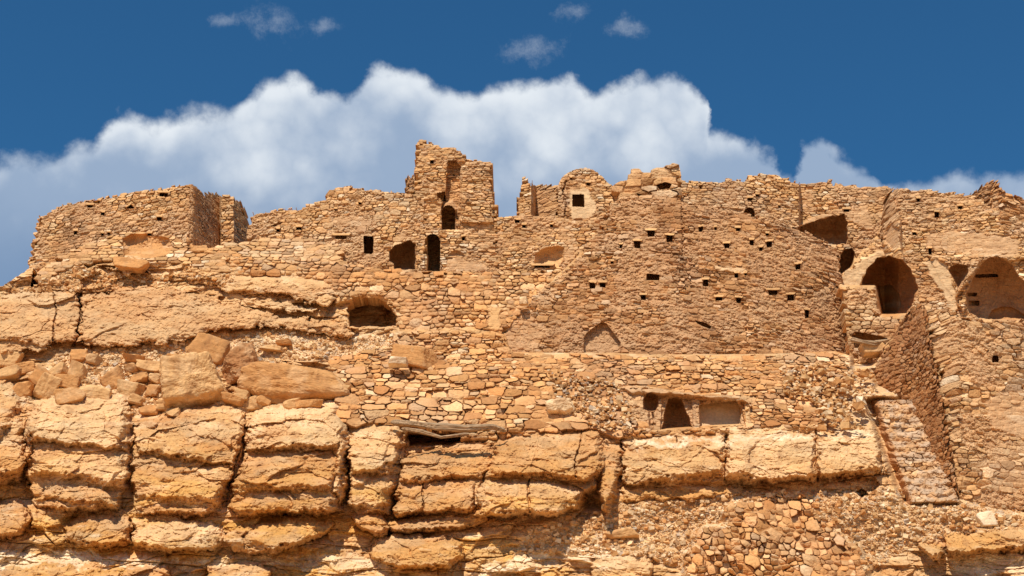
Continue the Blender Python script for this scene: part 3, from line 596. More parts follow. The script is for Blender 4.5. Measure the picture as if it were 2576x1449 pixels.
    C = mixc(np.broadcast_to(TAN, X.shape+(3,)), ORG, ss(-.1, .7, n1)*.85)
    C = mixc(C, PALE, ss(.0, .8, n2 + .5*(strat-.5))*.7)
    C = mixc(C, OCH, ss(1000, 1350, Y)*ss(-.15, .45, fbm(S*.25, Z*1.1, 99, 4) + .25*(1-mm))*.75*ss(1900, 1200, X))
    C = mixc(C, ORG*.92, mm*ss(.25, .9, tone)*.75); C = mixc(C, BRN*1.25, mm*ss(.0, .5, n1 + .3*(tone-.5))*.30); C = mixc(C, PALE, mm*ss(.30, .05, tone)*.30)
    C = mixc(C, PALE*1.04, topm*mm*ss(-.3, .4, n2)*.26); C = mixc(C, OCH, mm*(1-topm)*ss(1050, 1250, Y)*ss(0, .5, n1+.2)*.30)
    C = mixc(C, BRN, ss(.25, .8, fbm(S*1.6, Z*1.9, 101, 4))*.5); C = mixc(C, np.array((.52, .35, .19), F32), ss(.05, .6, fbm(S*.35, Z*.8, 108, 5, .6))*.40)
    C = mixc(C, CREAM, (gv*(rg > .88) + (1-gv)*ss(.55, .9, fbm(S*.8, Z*3.2, 105, 4))*.6*ss(1150, 1400, Y))*.7)
    C = mixc(C, PALE, gv*.45*(1-ss(1300, 1700, X)*.4))
    C = mixc(C, GREY, gv*((rnd(IG, JG, 83) > .88))*.7)
    C = C*(.86 + .18*r3)[..., None]
    C = mixc(C, PALE*.94, C_up*.2)
    for p, rec, col, amt in BANDS:
        sl = local(X, Y, p, 20); a = ss(-5, 6, sdf(p, X[sl]+2*nx[sl], Y[sl]+2*ny[sl]))*(1-mm[sl]*.85 if amt < 1 and rec > 0 else 1)
        h[sl] -= rec*a; C[sl] = mixc(C[sl], np.array(col, F32), a*amt*(.6+.4*ss(-.3, .3, n2[sl])))
    # cave under the upper terrace and the hollow below the log
    D = b - h
    for wp, wf in WALLS:
        sl = local(X, Y, wp, 18); a = sdf(wp, X[sl], Y[sl]); wy_ = wf(X[sl], Y[sl])
        near = np.abs(wy_-b[sl]) < 2.2; t = ss(-14, 2, a)*near
        D[sl] = D[sl]*(1-t) + (wy_ + .14 - hs[sl])*t
        D[sl] = np.where(a > 12, np.maximum(D[sl], wy_ + .15 + 3.6*ss(12, 22, a)), D[sl])
    for p, dep in CAVES:
        sl = local(X, Y, p, 10); a = sdf(p, X[sl]+.4*nx[sl], Y[sl]+.4*ny[sl]); D[sl] += dep*ss(0, 5, a)
    edge = sdf(poly, X, Y); keep = edge + 2.5*pn(X*.1, Y*.1, 7) > 0
    co = np.stack([v.ravel() for v in at(X, Y, D)], -1).astype(F32)
    q, f = quads_of(keep)
    new, vs, sk = skirt(q, co, 14.)
    a_, c_, b_ = compact(np.concatenate([co, new]), np.concatenate([C.reshape(-1, 3), C.reshape(-1, 3)[vs]]), np.concatenate([q, sk]))
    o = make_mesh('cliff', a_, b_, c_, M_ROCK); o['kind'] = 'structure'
    return X[0], Y[:, 0], D
CAVES = [([(1024, 1084), (1168, 1096), (1166, 1112), (1100, 1122), (1028, 1124)], 1.6), ([(872, 780), (885, 760), (910, 748), (945, 748), (975, 762), (1002, 800), (1000, 822), (880, 824)], 2.6),
         ([(1022, 1088), (1170, 1098), (1165, 1110), (1030, 1118)], 1.2),
         ([(2140, 842), (2230, 846), (2225, 872), (2150, 880)], .8),
         ([(2150, 1236), (2165, 1228), (2182, 1236), (2190, 1248), (2160, 1250)], .9),
         ([(555, 930), (575, 920), (620, 960), (615, 975), (570, 968)], .6), ([(60, 975), (80, 960), (120, 975), (130, 1000), (80, 1010)], .5)]
GXC, GYC, DC = build_cliff()
def ground(x, y):
    """depth of the rock surface at a photo position"""
    i = (x-GXC[0])/STEP; j = (y-GYC[0])/STEP
    i0 = int(np.clip(i, 0, len(GXC)-2)); j0 = int(np.clip(j, 0, len(GYC)-2))
    return float(DC[j0:j0+2, i0:i0+2].mean())

def side_slope(poly, sgn, x_in):
    """the hillside going on to either side of the view"""
    X, Y = grid(poly, 4.); b = B(X, Y); _, _, wz = at(X, Y, b); wx = at(X, Y, b)[0]
    e, I, J, DX, DZ = cells(wx + .3*pn(wx*.5, wz, 1), wz, 2.0, .7, 201); f = rnd(I, J, 203)
    h = .5*fbm(wx*.2, wz*.3, 202, 5, .55) + .4*(f-.5)*ss(0, .15, e) + .12*fbm(wx*1.5, wz*2, 204, 4) - .15
    D = b - h + .03*np.abs(X-x_in)**1.0*.25
    C = mixc(np.broadcast_to(TAN, X.shape+(3,)), ORG, f*.8); C = mixc(C, PALE, ss(0, .7, fbm(wx*.5, wz, 205, 4))*.5)
    co = np.stack([v.ravel() for v in at(X, Y, D)], -1).astype(F32); q, _ = quads_of(sdf(poly, X, Y) > 0); new, vs, sk = skirt(q, co, 12.)
    C = C.reshape(-1, 3).astype(F32); a_, b_, c_ = compact(np.concatenate([co, new]), np.concatenate([C, C[vs]]), np.concatenate([q, sk])); o = make_mesh('hillside', a_, c_, b_, M_ROCK); o['kind'] = 'structure'
side_slope([(2684, 640), (2900, 660), (3200, 740), (3700, 900), (3700, 1530), (2684, 1530)], 1, 2684)
side_slope([(-76, 752), (-300, 850), (-800, 1100), (-1100, 1300), (-1100, 1530), (-76, 1530)], -1, -76)
# flat land in front, plateau on top of the hill
def sheet(name, pts, col):
    me = bpy.data.meshes.new(name); me.from_pydata(pts, [], [(0, 1, 2, 3)]); o = bpy.data.objects.new(name, me); scene.collection.objects.link(o)
    a = me.color_attributes.new('Col', 'FLOAT_COLOR', 'POINT')
    for i in range(len(pts)): a.data[i].color = (*col, 1)
    me.materials.append(M_ROCK); o['kind'] = 'structure'; return o
sheet('ground', [(-2500, -2500, 0), (2500, -2500, 0), (2500, 3000, 0), (-2500, 3000, 0)], (.55, .36, .2))
def hill_base():
    """the foot of the slope, from the photo's lower edge down to the flat land, and the plateau behind the ruins"""
    xs = np.linspace(-30, 30, 61); rows = []
    top = [at(1288 + x/MPP/1.0, 1528., 56.6) for x in xs]
    prof = [(56.8, None), (54, 9.2), (50, 6.5), (44, 3.5), (36, 1.2), (26, -.2)]
    vs = []
    for yy, zz in prof:
        for x in xs:
            z = float(at(1288., 1500., 56.8)[2]) if zz is None else zz
            vs.append((x*1.05*(1+(57-yy)*.004), yy + .8*float(pn(np.array([x*.15]), np.array([yy*.2]), 5)[0]), z + .5*float(pn(np.array([x*.2]), np.array([yy*.2]), 6)[0])*(zz is not None)))
    n = len(xs); fs = [(r*n+i, r*n+i+1, (r+1)*n+i+1, (r+1)*n+i) for r in range(len(prof)-1) for i in range(n-1)]
    me = bpy.data.meshes.new('hillside'); me.from_pydata(vs, [], fs); o = bpy.data.objects.new('hillside', me); scene.collection.objects.link(o)
    a = me.color_attributes.new('Col', 'FLOAT_COLOR', 'POINT')
    for i in range(len(vs)): a.data[i].color = (.62, .40, .2, 1)
    me.materials.append(M_ROCK); o['kind'] = 'structure'
hill_base()

# ------------------------------------------------------------------ the ruins
HOLE = 'wall_hole'
def holes(lst, dep=.9, mat='box'):
    return [(HOLE, [(a + w*.16*(T[(int(x)+i) % 1000, int(y) % 1000]-.5), b + h*.22*(T[(int(x)+i) % 1000, int(y+9) % 1000]-.5)) for i, (a, b) in enumerate(rect(x, y, w, h))], dep, 'box') for x, y, w, h in lst]
DARKP = PLAS*.85
def crackpost(lines, depth=.12, w=1.3):
    def f(X, Y, S, Z, h, C):
        for ln in lines:
            for (ax, ay), (bx, by) in zip(ln[:-1], ln[1:]):
                q = [(ax-.8, ay), (bx-.8, by), (bx+.8, by), (ax+.8, ay)]; sl = local(X, Y, q, 8)
                a = -sdf(q, X[sl]+3*pn(X[sl]*.12, Y[sl]*.12, 3), Y[sl]); h[sl] -= depth*np.exp(-(np.clip(a, 0, 99)/w)**2)
        return h, C
    return f
def patches(*ps, crack=None):
    """smooth plastered or bare-rock areas: (outline, colour, amount, recess)"""
    cf = crackpost(*crack) if crack else None
    def f(X, Y, S, Z, h, C):
        for p, col, amt, rec in ps:
            sl = local(X, Y, p, 16); x = X[sl]; y = Y[sl]
            a = ss(-4, 4, sdf(p, x + 5*pn(x*.05, y*.05, 21), y + 5*pn(x*.05, y*.05, 22)))*amt
            h[sl] = h[sl]*(1-a) + a*(.03*fbm(S[sl]*2.2, Z[sl]*3, 23, 4) - rec); C[sl] = mixc(C[sl], np.array(col, F32)*(1), a*.85)
        if cf: h, C = cf(X, Y, S, Z, h, C)
        return h, C
    return f

build_wall('ruined_house', 'long house ruin at the far left, its wall top sloping up to a corner', 'ruin', *castle_front, seed=101, sx=.38, sz=.125, plaster=.14,
    openings=[(HOLE, rect(412, 490, 22, 9), .9, 'box'), (HOLE, [(318, 524), (328, 514), (338, 521), (336, 526)], .6, 'box')] + holes([(243, 508, 16, 7), (258, 538, 9, 7), (190, 586, 8, 8), (401, 550, 12, 8), (376, 590, 10, 5), (227, 519, 15, 6), (258, 590, 7, 6), (274, 588, 7, 5)]),
    post=patches(([(430, 470), (478, 462), (480, 600), (440, 600)], TAN, .0, 0)))
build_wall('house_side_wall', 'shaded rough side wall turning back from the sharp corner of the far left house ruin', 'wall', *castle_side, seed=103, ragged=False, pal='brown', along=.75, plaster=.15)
build_wall('ruined_wall', 'jagged broken stone wall with a lit pier, just right of the far left house, before the gap of sky', 'wall', *castle_back, seed=105, along=.3, pal='tan', thick=.8,
    bumps=[([(556, 520), (572, 514), (588, 516), (590, 560), (606, 620), (548, 640), (556, 560)], .45, 2)], post=patches(([(515, 495), (552, 500), (552, 570), (540, 640), (520, 560)], BRN*1.15, .5, .0)))
build_wall('retaining_wall', 'low retaining wall below the far left house, with a smooth reddish hollow in it', 'wall', *lower_wall, seed=107, sx=.5, sz=.2,
    openings=[('rock_hollow', [(362, 600), (385, 588), (430, 586), (470, 600), (475, 620), (430, 640), (376, 640), (366, 625)][0:0] or [(308, 600), (330, 588), (380, 586), (425, 600), (436, 622), (420, 640), (380, 650), (312, 648)], .5, 'bowl', 'smooth reddish hollow', ORG)],
    post=patches(([(470, 612), (500, 604), (540, 620), (540, 640), (480, 632)], ORG, .7, -.15)))
build_wall('retaining_wall', 'terrace of small square stones below the arched doorways, left of the great pitted wall', 'wall', *terrace_upper, seed=109, pal='org', sx=.34, sz=.22, jit=.9, big=.15, prot=.07, depth=.17, dome=.05,
    post=patches(([(1226, 770), (1240, 765), (1262, 775), (1256, 830), (1230, 830)], TAN, .8, -.05), ([(1000, 828), (1180, 830), (1180, 850), (1000, 850)], TAN, .9, 0)))
build_wall('ruined_house', 'wide house ruin left of the tower, with a dark doorway and a round opening', 'ruin', *mid_wall, seed=111, plaster=.16, big=.3, sx=.30,
    openings=[('doorway', [(914, 594), (938, 594), (940, 600), (939, 636), (934, 640), (916, 638)], 2.2, 'box', 'dark square-headed doorway'),
              ('cave_opening', [(978, 655), (980, 632), (992, 618), (1006, 612), (1030, 604), (1045, 614), (1046, 650), (1045, 680), (990, 680), (990, 665)], 2.4, 'vault', 'round vaulted opening', PLAS*.9),
              (HOLE, rect(858, 597, 30, 9), .6, 'box'), (HOLE, [(680, 569), (700, 560), (712, 558), (706, 565), (690, 570)], .3, 'bowl'), ('stone_doorway', rect(878, 640, 0.1, 0.1), .1, 'box')][:4] + holes([(752, 575, 13, 6), (700, 580, 8, 7), (845, 528, 6, 4), (906, 512, 8, 5)]),
    post=patches(([(820, 555), (870, 540), (960, 550), (950, 575), (860, 570)], PLAS, .55, 0), ([(980, 600), (1010, 585), (1040, 595), (1060, 640), (1050, 605), (1000, 610)], PLAS, .6, 0), ([(908, 585), (945, 585), (948, 645), (912, 650)], PLAS, .5, 0)))
build_wall('tower', 'tall broken stone tower on the ridge, highest of the ruins, split down its face', 'tower', *tower, seed=113, sx=.36, sz=.12, plaster=.06, thick=2.2,
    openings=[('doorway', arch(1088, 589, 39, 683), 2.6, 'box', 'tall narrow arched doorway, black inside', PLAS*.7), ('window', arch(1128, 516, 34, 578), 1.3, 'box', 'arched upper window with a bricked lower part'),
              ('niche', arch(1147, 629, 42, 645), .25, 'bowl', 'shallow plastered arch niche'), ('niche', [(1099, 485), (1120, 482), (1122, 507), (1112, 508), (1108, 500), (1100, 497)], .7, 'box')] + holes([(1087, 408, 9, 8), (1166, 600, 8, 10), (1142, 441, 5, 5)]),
    bumps=[([(1126, 402), (1146, 402), (1160, 420), (1158, 500), (1150, 530), (1160, 580), (1112, 580), (1108, 520), (1118, 490)], -.55, 3), ([(1160, 400), (1240, 404), (1242, 560), (1160, 560)], .22, 2), ([(1066, 500), (1108, 500), (1106, 580), (1066, 580)], -.12, 2)],
    post=patches(([(1125, 650), (1165, 650), (1225, 665), (1225, 684), (1120, 684)], PLAS, .9, 0), ([(1120, 512), (1140, 502), (1155, 515), (1150, 530), (1110, 525)], PLAS, .7, 0)))
build_wall('stone_projection', 'small overhanging lump of masonry on the left side of the tower', 'masonry', [(1021, 478), (1023, 446), (1034, 440), (1052, 438), (1056, 492), (1036, 486)], surf(lin((1020, 68.6), (1060, 67.4)), .002), seed=115, pal='brown', thick=.8, along=-.5)
build_wall('ruined_wall', 'low broken wall right of the tower under the gap of sky, with a shallow sunken bay', 'wall', *right_low, seed=117, plaster=.2,
    openings=[('niche', [(1343, 672), (1346, 640), (1360, 628), (1375, 622), (1405, 618), (1420, 624), (1418, 650), (1405, 672)], .55, 'bowl', 'shallow sunken bay', TAN), ('wall_hole', rect(1364, 671, 40, 5), .8, 'box')] + holes([(1302, 557, 12, 7), (1318, 570, 9, 7), (1388, 568, 7, 5)]),
    post=patches(([(1400, 570), (1440, 560), (1450, 640), (1420, 660)], PLAS, .6, 0)))
build_wall('ruined_wall', 'tall narrow stub of wall rising alone left of the domed house', 'wall', *fragment, seed=119, along=.4, thick=.9,
    post=patches(([(1345, 480), (1405, 480), (1405, 550), (1350, 550)], PLAS, .35, 0)))
build_wall('domed_house', 'house with a rounded gable and a square window, right of the sky gap', 'house', *dome_house, seed=121, ragged=False, thick=4., sz=.13,
    openings=[('window', [(1440, 489), (1469, 489), (1470, 521), (1440, 520)], 1.6, 'box', 'square dark window in a pale plastered surround')] + holes([(1480, 463, 9, 6), (1437, 450, 5, 4)]),
    post=patches(([(1432, 476), (1480, 476), (1500, 520), (1490, 548), (1440, 552), (1432, 530)], PALE*.9, .9, 0), ([(1406, 500), (1420, 490), (1428, 530), (1410, 545)], PLAS, .6, 0), crack=([[(1424, 455), (1416, 480), (1424, 520), (1420, 545)]], .2)))
build_wall('collapsed_wall', 'heap of big collapsed blocks on top of the ridge, right of the domed house', 'ruin', *pile, seed=123, sx=.62, sz=.36, prot=.16, tilt=.16, depth=.16, jit=.95, big=.25,
    openings=[(HOLE, [(1650, 466), (1672, 458), (1690, 462), (1686, 474), (1660, 478)], 1.1, 'box'), (HOLE, [(1602, 486), (1622, 492), (1632, 496), (1622, 506), (1608, 506)], .9, 'box'), (HOLE, rect(1700, 530, 1, 1), .1, 'box')][:2])
G_H = [(1638, 587, 20, 16), (1684, 601, 16, 17), (1603, 615, 18, 19), (1491, 719, 14, 16), (1516, 717, 15, 12), (1619, 748, 14, 13), (1763, 577, 11, 12), (1856, 578, 11, 7), (1828, 619, 14, 13), (1891, 610, 11, 14), (1914, 627, 9, 9),
       (1935, 615, 14, 15), (1853, 693, 9, 11), (1775, 713, 15, 16), (1809, 752, 16, 9), (1858, 756, 13, 13), (2007, 672, 13, 15), (1944, 736, 22, 12), (1989, 748, 16, 15), (2030, 790, 10, 20), (1562, 620, 7, 9), (1800, 575, 6, 6), (1875, 690, 6, 4), (1540, 660, 7, 5), (1930, 590, 8, 5)]
build_wall('great_wall', 'huge leaning rubble wall peppered with small square holes, right of centre below the ridge', 'wall', *great, seed=125, sx=.33, sz=.14, plaster=.30, pal='brown', prot=.08, tilt=.14, big=.25, earth=.5, pw=3., thick=2.,
    openings=[('window', [(1627, 688), (1660, 691), (1658, 706), (1626, 705)], 1.2, 'box', 'wide low black opening'), ('niche', [(1468, 850), (1475, 838), (1495, 822), (1512, 810), (1525, 813), (1545, 838), (1562, 862), (1560, 892), (1468, 890)], .4, 'box', 'triangular arched niche, blocked with stone', PLAS*.85),
              (HOLE, [(1748, 806), (1775, 812), (1790, 822), (1786, 828), (1765, 820), (1752, 812)], .6, 'box'), ('niche', [(1300, 770), (1304, 738), (1322, 732), (1338, 742), (1336, 760), (1318, 778)], .7, 'box', 'ragged hole with a pale stone in it')] + holes(G_H),
    post=patches(([(1270, 810), (1330, 790), (1370, 820), (1350, 885), (1272, 885)], PLAS, .5, 0), ([(1790, 548), (1880, 560), (1960, 580), (1970, 640), (1900, 640), (1800, 600)], ORG*.85, .25, -.02), ([(1795, 668), (1850, 672), (1876, 680), (1872, 686), (1800, 680)], PALE, .8, -.12),
                 crack=([[(1714, 520), (1718, 590), (1716, 650), (1724, 705)], [(2085, 690), (2100, 760), (2110, 800)]], .10)))
build_wall('back_wall', 'long crest wall with an arched window, behind the great pitted wall', 'wall', *back_wall, seed=127, plaster=.16,
    openings=[('window', arch(1885, 522, 27, 546), 1.0, 'box', 'small arched window with a pale lintel'), ('cave_opening', [(1990, 577), (2020, 564), (2060, 553), (2095, 543), (2122, 541), (2132, 560), (2133, 598), (2128, 614), (2082, 616), (2053, 600)], 2.2, 'vault', 'wide vaulted cave opening with smooth plaster lining', PLAS),
              ('cave_opening', [(2105, 670), (2112, 645), (2124, 628), (2143, 622), (2156, 650), (2145, 674), (2130, 690), (2110, 697)], 2.0, 'vault', 'dark rounded cave mouth below the wide one', PLAS)] + holes([(1887, 501, 12, 5), (1762, 470, 6, 9), (1905, 492, 8, 6), (2230-100, 530, 14, 6), (1960, 520, 5, 5)]),
    post=patches(([(1980, 580), (2060, 540), (2122, 525), (2180, 520), (2200, 580), (2140, 560), (2120, 535), (2040, 562)], PLAS, .75, -.05), ([(1790, 480), (1850, 470), (1850, 500), (1800, 505)], PLAS, .5, 0), ([(2015, 480), (2050, 480), (2040, 540), (2010, 530)], PLAS, .5, 0)))
build_wall('vault_house', 'large ruined house on the right with broken plastered vaults opening into deep caves', 'ruin', *vault_house, seed=129, plaster=.26, thick=2.5,
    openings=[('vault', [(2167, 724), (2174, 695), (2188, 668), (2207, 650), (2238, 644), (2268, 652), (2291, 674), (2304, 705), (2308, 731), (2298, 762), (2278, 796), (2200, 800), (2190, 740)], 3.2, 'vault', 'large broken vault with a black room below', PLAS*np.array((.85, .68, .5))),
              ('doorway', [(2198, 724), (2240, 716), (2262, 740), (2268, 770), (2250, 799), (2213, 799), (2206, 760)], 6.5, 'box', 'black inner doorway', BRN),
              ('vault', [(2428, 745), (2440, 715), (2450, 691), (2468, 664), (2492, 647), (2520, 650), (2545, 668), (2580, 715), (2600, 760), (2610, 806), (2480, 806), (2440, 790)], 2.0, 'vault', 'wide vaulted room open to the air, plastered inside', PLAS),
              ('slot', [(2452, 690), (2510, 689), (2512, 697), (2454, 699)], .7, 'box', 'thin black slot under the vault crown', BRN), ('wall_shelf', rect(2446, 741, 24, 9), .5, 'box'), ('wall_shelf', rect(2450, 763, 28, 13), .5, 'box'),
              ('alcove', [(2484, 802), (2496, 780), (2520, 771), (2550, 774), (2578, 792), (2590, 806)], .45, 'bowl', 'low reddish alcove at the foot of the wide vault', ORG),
              ('niche', [(2386, 680), (2392, 670), (2410, 664), (2434, 668), (2436, 684), (2418, 716), (2410, 730), (2398, 700)], .8, 'bowl', 'small tapering plastered niche', PLAS)] + holes([(2357, 541, 11, 14), (2415, 522, 10, 7), (2310, 503, 9, 8), (2300, 588, 9, 6), (2340, 632, 8, 16)]),
    bumps=[([(2228, 476), (2250, 490), (2268, 560), (2270, 620), (2290, 700), (2320, 780), (2260, 780), (2222, 640), (2212, 560)], .55, 6), ([(2330, 640), (2600, 640), (2600, 655), (2470, 660), (2430, 720), (2400, 760), (2360, 700)], .3, 6), ([(2418, 640), (2450, 620), (2540, 635), (2490, 652), (2440, 720), (2425, 790), (2400, 760)], .35, 4)],
    post=patches(([(2108, 700), (2140, 672), (2170, 655), (2200, 636), (2225, 630), (2245, 636), (2215, 652), (2180, 680), (2165, 720), (2112, 726)], PALE*.82, .9, -.35), ([(2320, 660), (2360, 650), (2386, 670), (2412, 770), (2400, 790), (2370, 740)], PALE*.8, .9, -.1),
                 ([(2330, 588), (2400, 580), (2480, 590), (2560, 600), (2560, 640), (2420, 640), (2330, 620)], PLAS, .8, 0), ([(2240, 560), (2262, 580), (2270, 620), (2240, 630), (2225, 600)], PLAS, .7, -.3)))
build_wall('broken_gable', 'pointed remnant of a stone gable on the skyline at the far right', 'ruin', *gable, seed=131, along=-.7, prot=.09, tilt=.12, pal='brown', plaster=.05, thick=1.2)
build_wall('door_wall', 'low block of wall under the large broken vault, beside its black entrance', 'wall', *door_wall, seed=133, sx=.42, sz=.2, plaster=.12, thick=.9,
    openings=[('niche', [(2142, 842), (2150, 834), (2180, 838), (2232, 850), (2228, 866), (2215, 880), (2180, 874), (2150, 876)], 1.0, 'box', 'black gap behind a wooden beam')])
build_wall('terrace_wall', 'long dry stone terrace wall between the great pitted wall and the cliff blocks', 'wall', *terrace_mid, seed=135, sx=.36, sz=.17, big=.3, pal='org', prot=.09, tilt=.14, depth=.18, jit=.85, dome=.03, earth=.22,
    cut=[[(1590, 992), (1640, 990), (1860, 1002), (1875, 1072), (1740, 1080), (1640, 1082)]])
build_wall('terrace_wall', 'lower tier of large squarish dry stones, between the broad low boulder and the plastered kiln', 'wall', [(846, 938), (900, 926), (1000, 922), (1100, 928), (1240, 924), (1380, 930), (1480, 940), (1560, 972), (1590, 1030), (1612, 1096), (1560, 1097), (1500, 1080), (1270, 1094), (1250, 1082), (1000, 1066), (872, 1070), (846, 1040)],
    lambda x, y: B(x, y)-.82, seed=151, sx=.50, sz=.26, big=.35, pal='org', prot=.12, tilt=.2, depth=.24, dome=.03, earth=.12, thick=.6)
build_wall('oven_ruin', 'plastered kiln ruin in the terrace, with two arched openings and a pale panel', 'ruin', *oven, seed=137, sx=.34, sz=.2, plaster=.36, pal='plas', thick=.8, bumps=[([(1612, 984), (1700, 990), (1870, 1002), (1884, 1020), (1886, 1090), (1640, 1096), (1628, 1040)], -.5, 5), ([(1648, 1010), (1668, 1000), (1662, 1088), (1640, 1092)], .25, 3), ([(1738, 1000), (1762, 1004), (1764, 1086), (1744, 1088)], .25, 3)],
    openings=[('oven_mouth', [(1619, 1030), (1618, 1005), (1626, 990), (1638, 986), (1652, 994), (1658, 1014), (1650, 1034), (1630, 1036)], 1.3, 'vault', 'upper oval opening', BRN*1.3), ('archway', [(1664, 1084), (1670, 1040), (1680, 1005), (1695, 995), (1712, 1000), (1730, 1040), (1744, 1078), (1740, 1086)], 1.7, 'vault', 'tall leaning arch', ORG*.9),
              ('plaster_panel', [(1757, 1018), (1800, 1012), (1852, 1006), (1866, 1030), (1862, 1066), (1850, 1078), (1760, 1080)], .5, 'box', 'smooth pale plaster panel', PALE*.85)],
    post=patches(([(1565, 976), (1640, 980), (1860, 995), (1880, 1010), (1840, 1010), (1700, 992), (1590, 990)], PLAS*.85, .8, -.35)))
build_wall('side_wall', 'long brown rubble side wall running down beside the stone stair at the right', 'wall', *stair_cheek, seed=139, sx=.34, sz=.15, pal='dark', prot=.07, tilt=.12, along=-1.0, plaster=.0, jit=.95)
build_wall('rubble_house', 'massive rough rubble house front at the right edge, rising beside the stone stair', 'ruin', *right_front, seed=141, sx=.44, sz=.18, plaster=.22, prot=.10, tilt=.13, big=.3, thick=3.,
    openings=[(HOLE, arch(2504, 893, 17, 912), .8, 'box', 'small black round hole', BRN)],
    post=patches(([(2480, 1010), (2520, 985), (2590, 980), (2700, 1000), (2700, 1090), (2560, 1100), (2490, 1070)], PLAS*1.1, .75, .0), ([(2480, 1120), (2600, 1110), (2600, 1230), (2500, 1240)], PLAS, .5, 0), ([(2430, 880), (2480, 900), (2470, 950), (2430, 930)], PLAS, .4, 0)))
build_wall('dry_stone_wall', 'dry stone wall of loose upright brown stones at the bottom right, standing in scree', 'wall', *dry_wall, seed=143, pal='org', sx=.27, sz=.24, jit=1., prot=.15, tilt=.26, depth=.20, dome=.04, big=.30, pw=3., thick=.9)
build_wall('stone_infill', 'little patch of stacked stones wedged under the right end of the grey log', 'masonry', [(1163, 1106), (1166, 1092), (1190, 1086), (1246, 1076), (1252, 1106), (1200, 1110)], surf(lin((1150, 60.3), (1250, 60.2))), seed=145, sx=.36, sz=.15, thick=.4)

# ------------------------------------------------------------------ stone stair at the right
STAIR = [(2196, 1008), (2290, 1004), (2320, 1075), (2358, 1160), (2406, 1262), (2284, 1262), (2246, 1160), (2218, 1075)]
def stair():
    L0 = np.array([(2196, 1008), (2206, 1040), (2218, 1075), (2232, 1115), (2246, 1160), (2262, 1205), (2284, 1262)], float)
    R0 = np.array([(2290, 1004), (2304, 1038), (2320, 1075), (2338, 1115), (2358, 1160), (2380, 1205), (2406, 1262)], float)
    L0[:, 0] -= 14; R0[:, 0] += 9
    n = 11; ys = np.linspace(1008, 1262, n+1)
    poly = [tuple(p) for p in L0] + [tuple(p) for p in R0[::-1]]
    X, Y = grid(poly); k = np.clip((Y-1004)/(1262-1004), 0, 1)
    kk = k*n + .40*pn(X*.035, Y*.03, 4) + .2*pn(X*.11, Y*.05, 6); st = np.floor(kk); fr = kk-st
    ramp_ = 62.9 - 3.4*(st + ss(.0, .35, fr)*.0 + ss(.5, 1, fr))/n
    b = ramp_.astype(F32)
    wx, wy, wz = at(X, Y, b)
    h, C, ox, oz = masonry(wx, wz, .38, .17, 151, plaster=.30, pal='plas', prot=.04)
    C = mixc(C, GREY*1.1, ss(-.2, .35, fbm(X*.03, Y*.05, 7, 4))*.65)
    a = sdf(poly, X + 2*pn(X*.1, Y*.1, 1), Y); keep = a > 0
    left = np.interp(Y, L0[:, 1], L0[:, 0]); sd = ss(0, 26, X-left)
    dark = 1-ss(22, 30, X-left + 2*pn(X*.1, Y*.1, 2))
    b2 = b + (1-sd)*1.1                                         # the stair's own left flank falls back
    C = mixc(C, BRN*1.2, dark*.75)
    co = np.stack([v.ravel() for v in at(X, Y, b2-h)], -1).astype(F32); col = C.reshape(-1, 3)
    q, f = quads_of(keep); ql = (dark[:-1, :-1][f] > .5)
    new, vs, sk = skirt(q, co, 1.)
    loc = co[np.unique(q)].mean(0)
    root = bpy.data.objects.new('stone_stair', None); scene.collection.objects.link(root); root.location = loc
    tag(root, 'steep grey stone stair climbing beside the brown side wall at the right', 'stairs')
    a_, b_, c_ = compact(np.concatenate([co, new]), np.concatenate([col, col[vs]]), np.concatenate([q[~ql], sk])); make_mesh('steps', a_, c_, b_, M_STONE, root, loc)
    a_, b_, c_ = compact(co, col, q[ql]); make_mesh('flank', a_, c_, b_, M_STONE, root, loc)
stair()

# ------------------------------------------------------------------ loose rocks
import bmesh
def ico(sub):
    bm = bmesh.new(); bmesh.ops.create_icosphere(bm, subdivisions=sub, radius=1); bm.verts.ensure_lookup_table()
    v = np.array([x.co[:] for x in bm.verts], F32); f = np.array([[x.index for x in p.verts] for p in bm.faces], np.int32); bm.free(); return v, f
ICO = {k: ico(k) for k in (2, 3, 5, 6)}
def rock_shape(sub, seed, dims, faces=14, soft=14., rough=.07, boxy=.6):
    r_ = np.random.RandomState(seed); v, f = ICO[sub]
    n = r_.normal(size=(faces, 3)); n /= np.linalg.norm(n, axis=1)[:, None]
    ax = np.concatenate([np.eye(3), -np.eye(3)]) + r_.normal(size=(6, 3))*.16; ax /= np.linalg.norm(ax, axis=1)[:, None]
    n = np.concatenate([ax, n]); d = np.concatenate([.62 + .12*r_.rand(6), .75 + .28*r_.rand(faces)]) if boxy else .75+.2*r_.rand(len(n))
    c = np.clip(v @ n.T, 1e-3, None)/d
    r = 1/((c**soft).sum(1)**(1/soft))
    w_ = v*np.array(dims, F32)/float(np.mean(dims))
    r = r*(1 + rough*.9*(.4-np.abs(n3(w_, 1.3, seed % 50, 3, .45)))*1.2)
    r = r*(1 + rough*.55*n3(w_, 3.4, seed % 47+3, 5, .65))
    return (v*r[:, None]*np.array(dims, F32)*1.35).astype(F32), f
def n3(v, f, s, o=4, g=.55): return (fbm(v[:, 0]*f, v[:, 1]*f, s, o, g) + fbm(v[:, 1]*f, v[:, 2]*f, s+5, o, g) + fbm(v[:, 2]*f, v[:, 0]*f, s+9, o, g))*.6
def rot(v, ang):
    a, b, c = ang; ca, sa = math.cos(b), math.sin(b)
    v = np.stack([v[:, 0]*ca + v[:, 2]*sa, v[:, 1], -v[:, 0]*sa + v[:, 2]*ca], -1)
    ca, sa = math.cos(c), math.sin(c); return np.stack([v[:, 0]*ca - v[:, 1]*sa, v[:, 0]*sa + v[:, 1]*ca, v[:, 2]], -1)
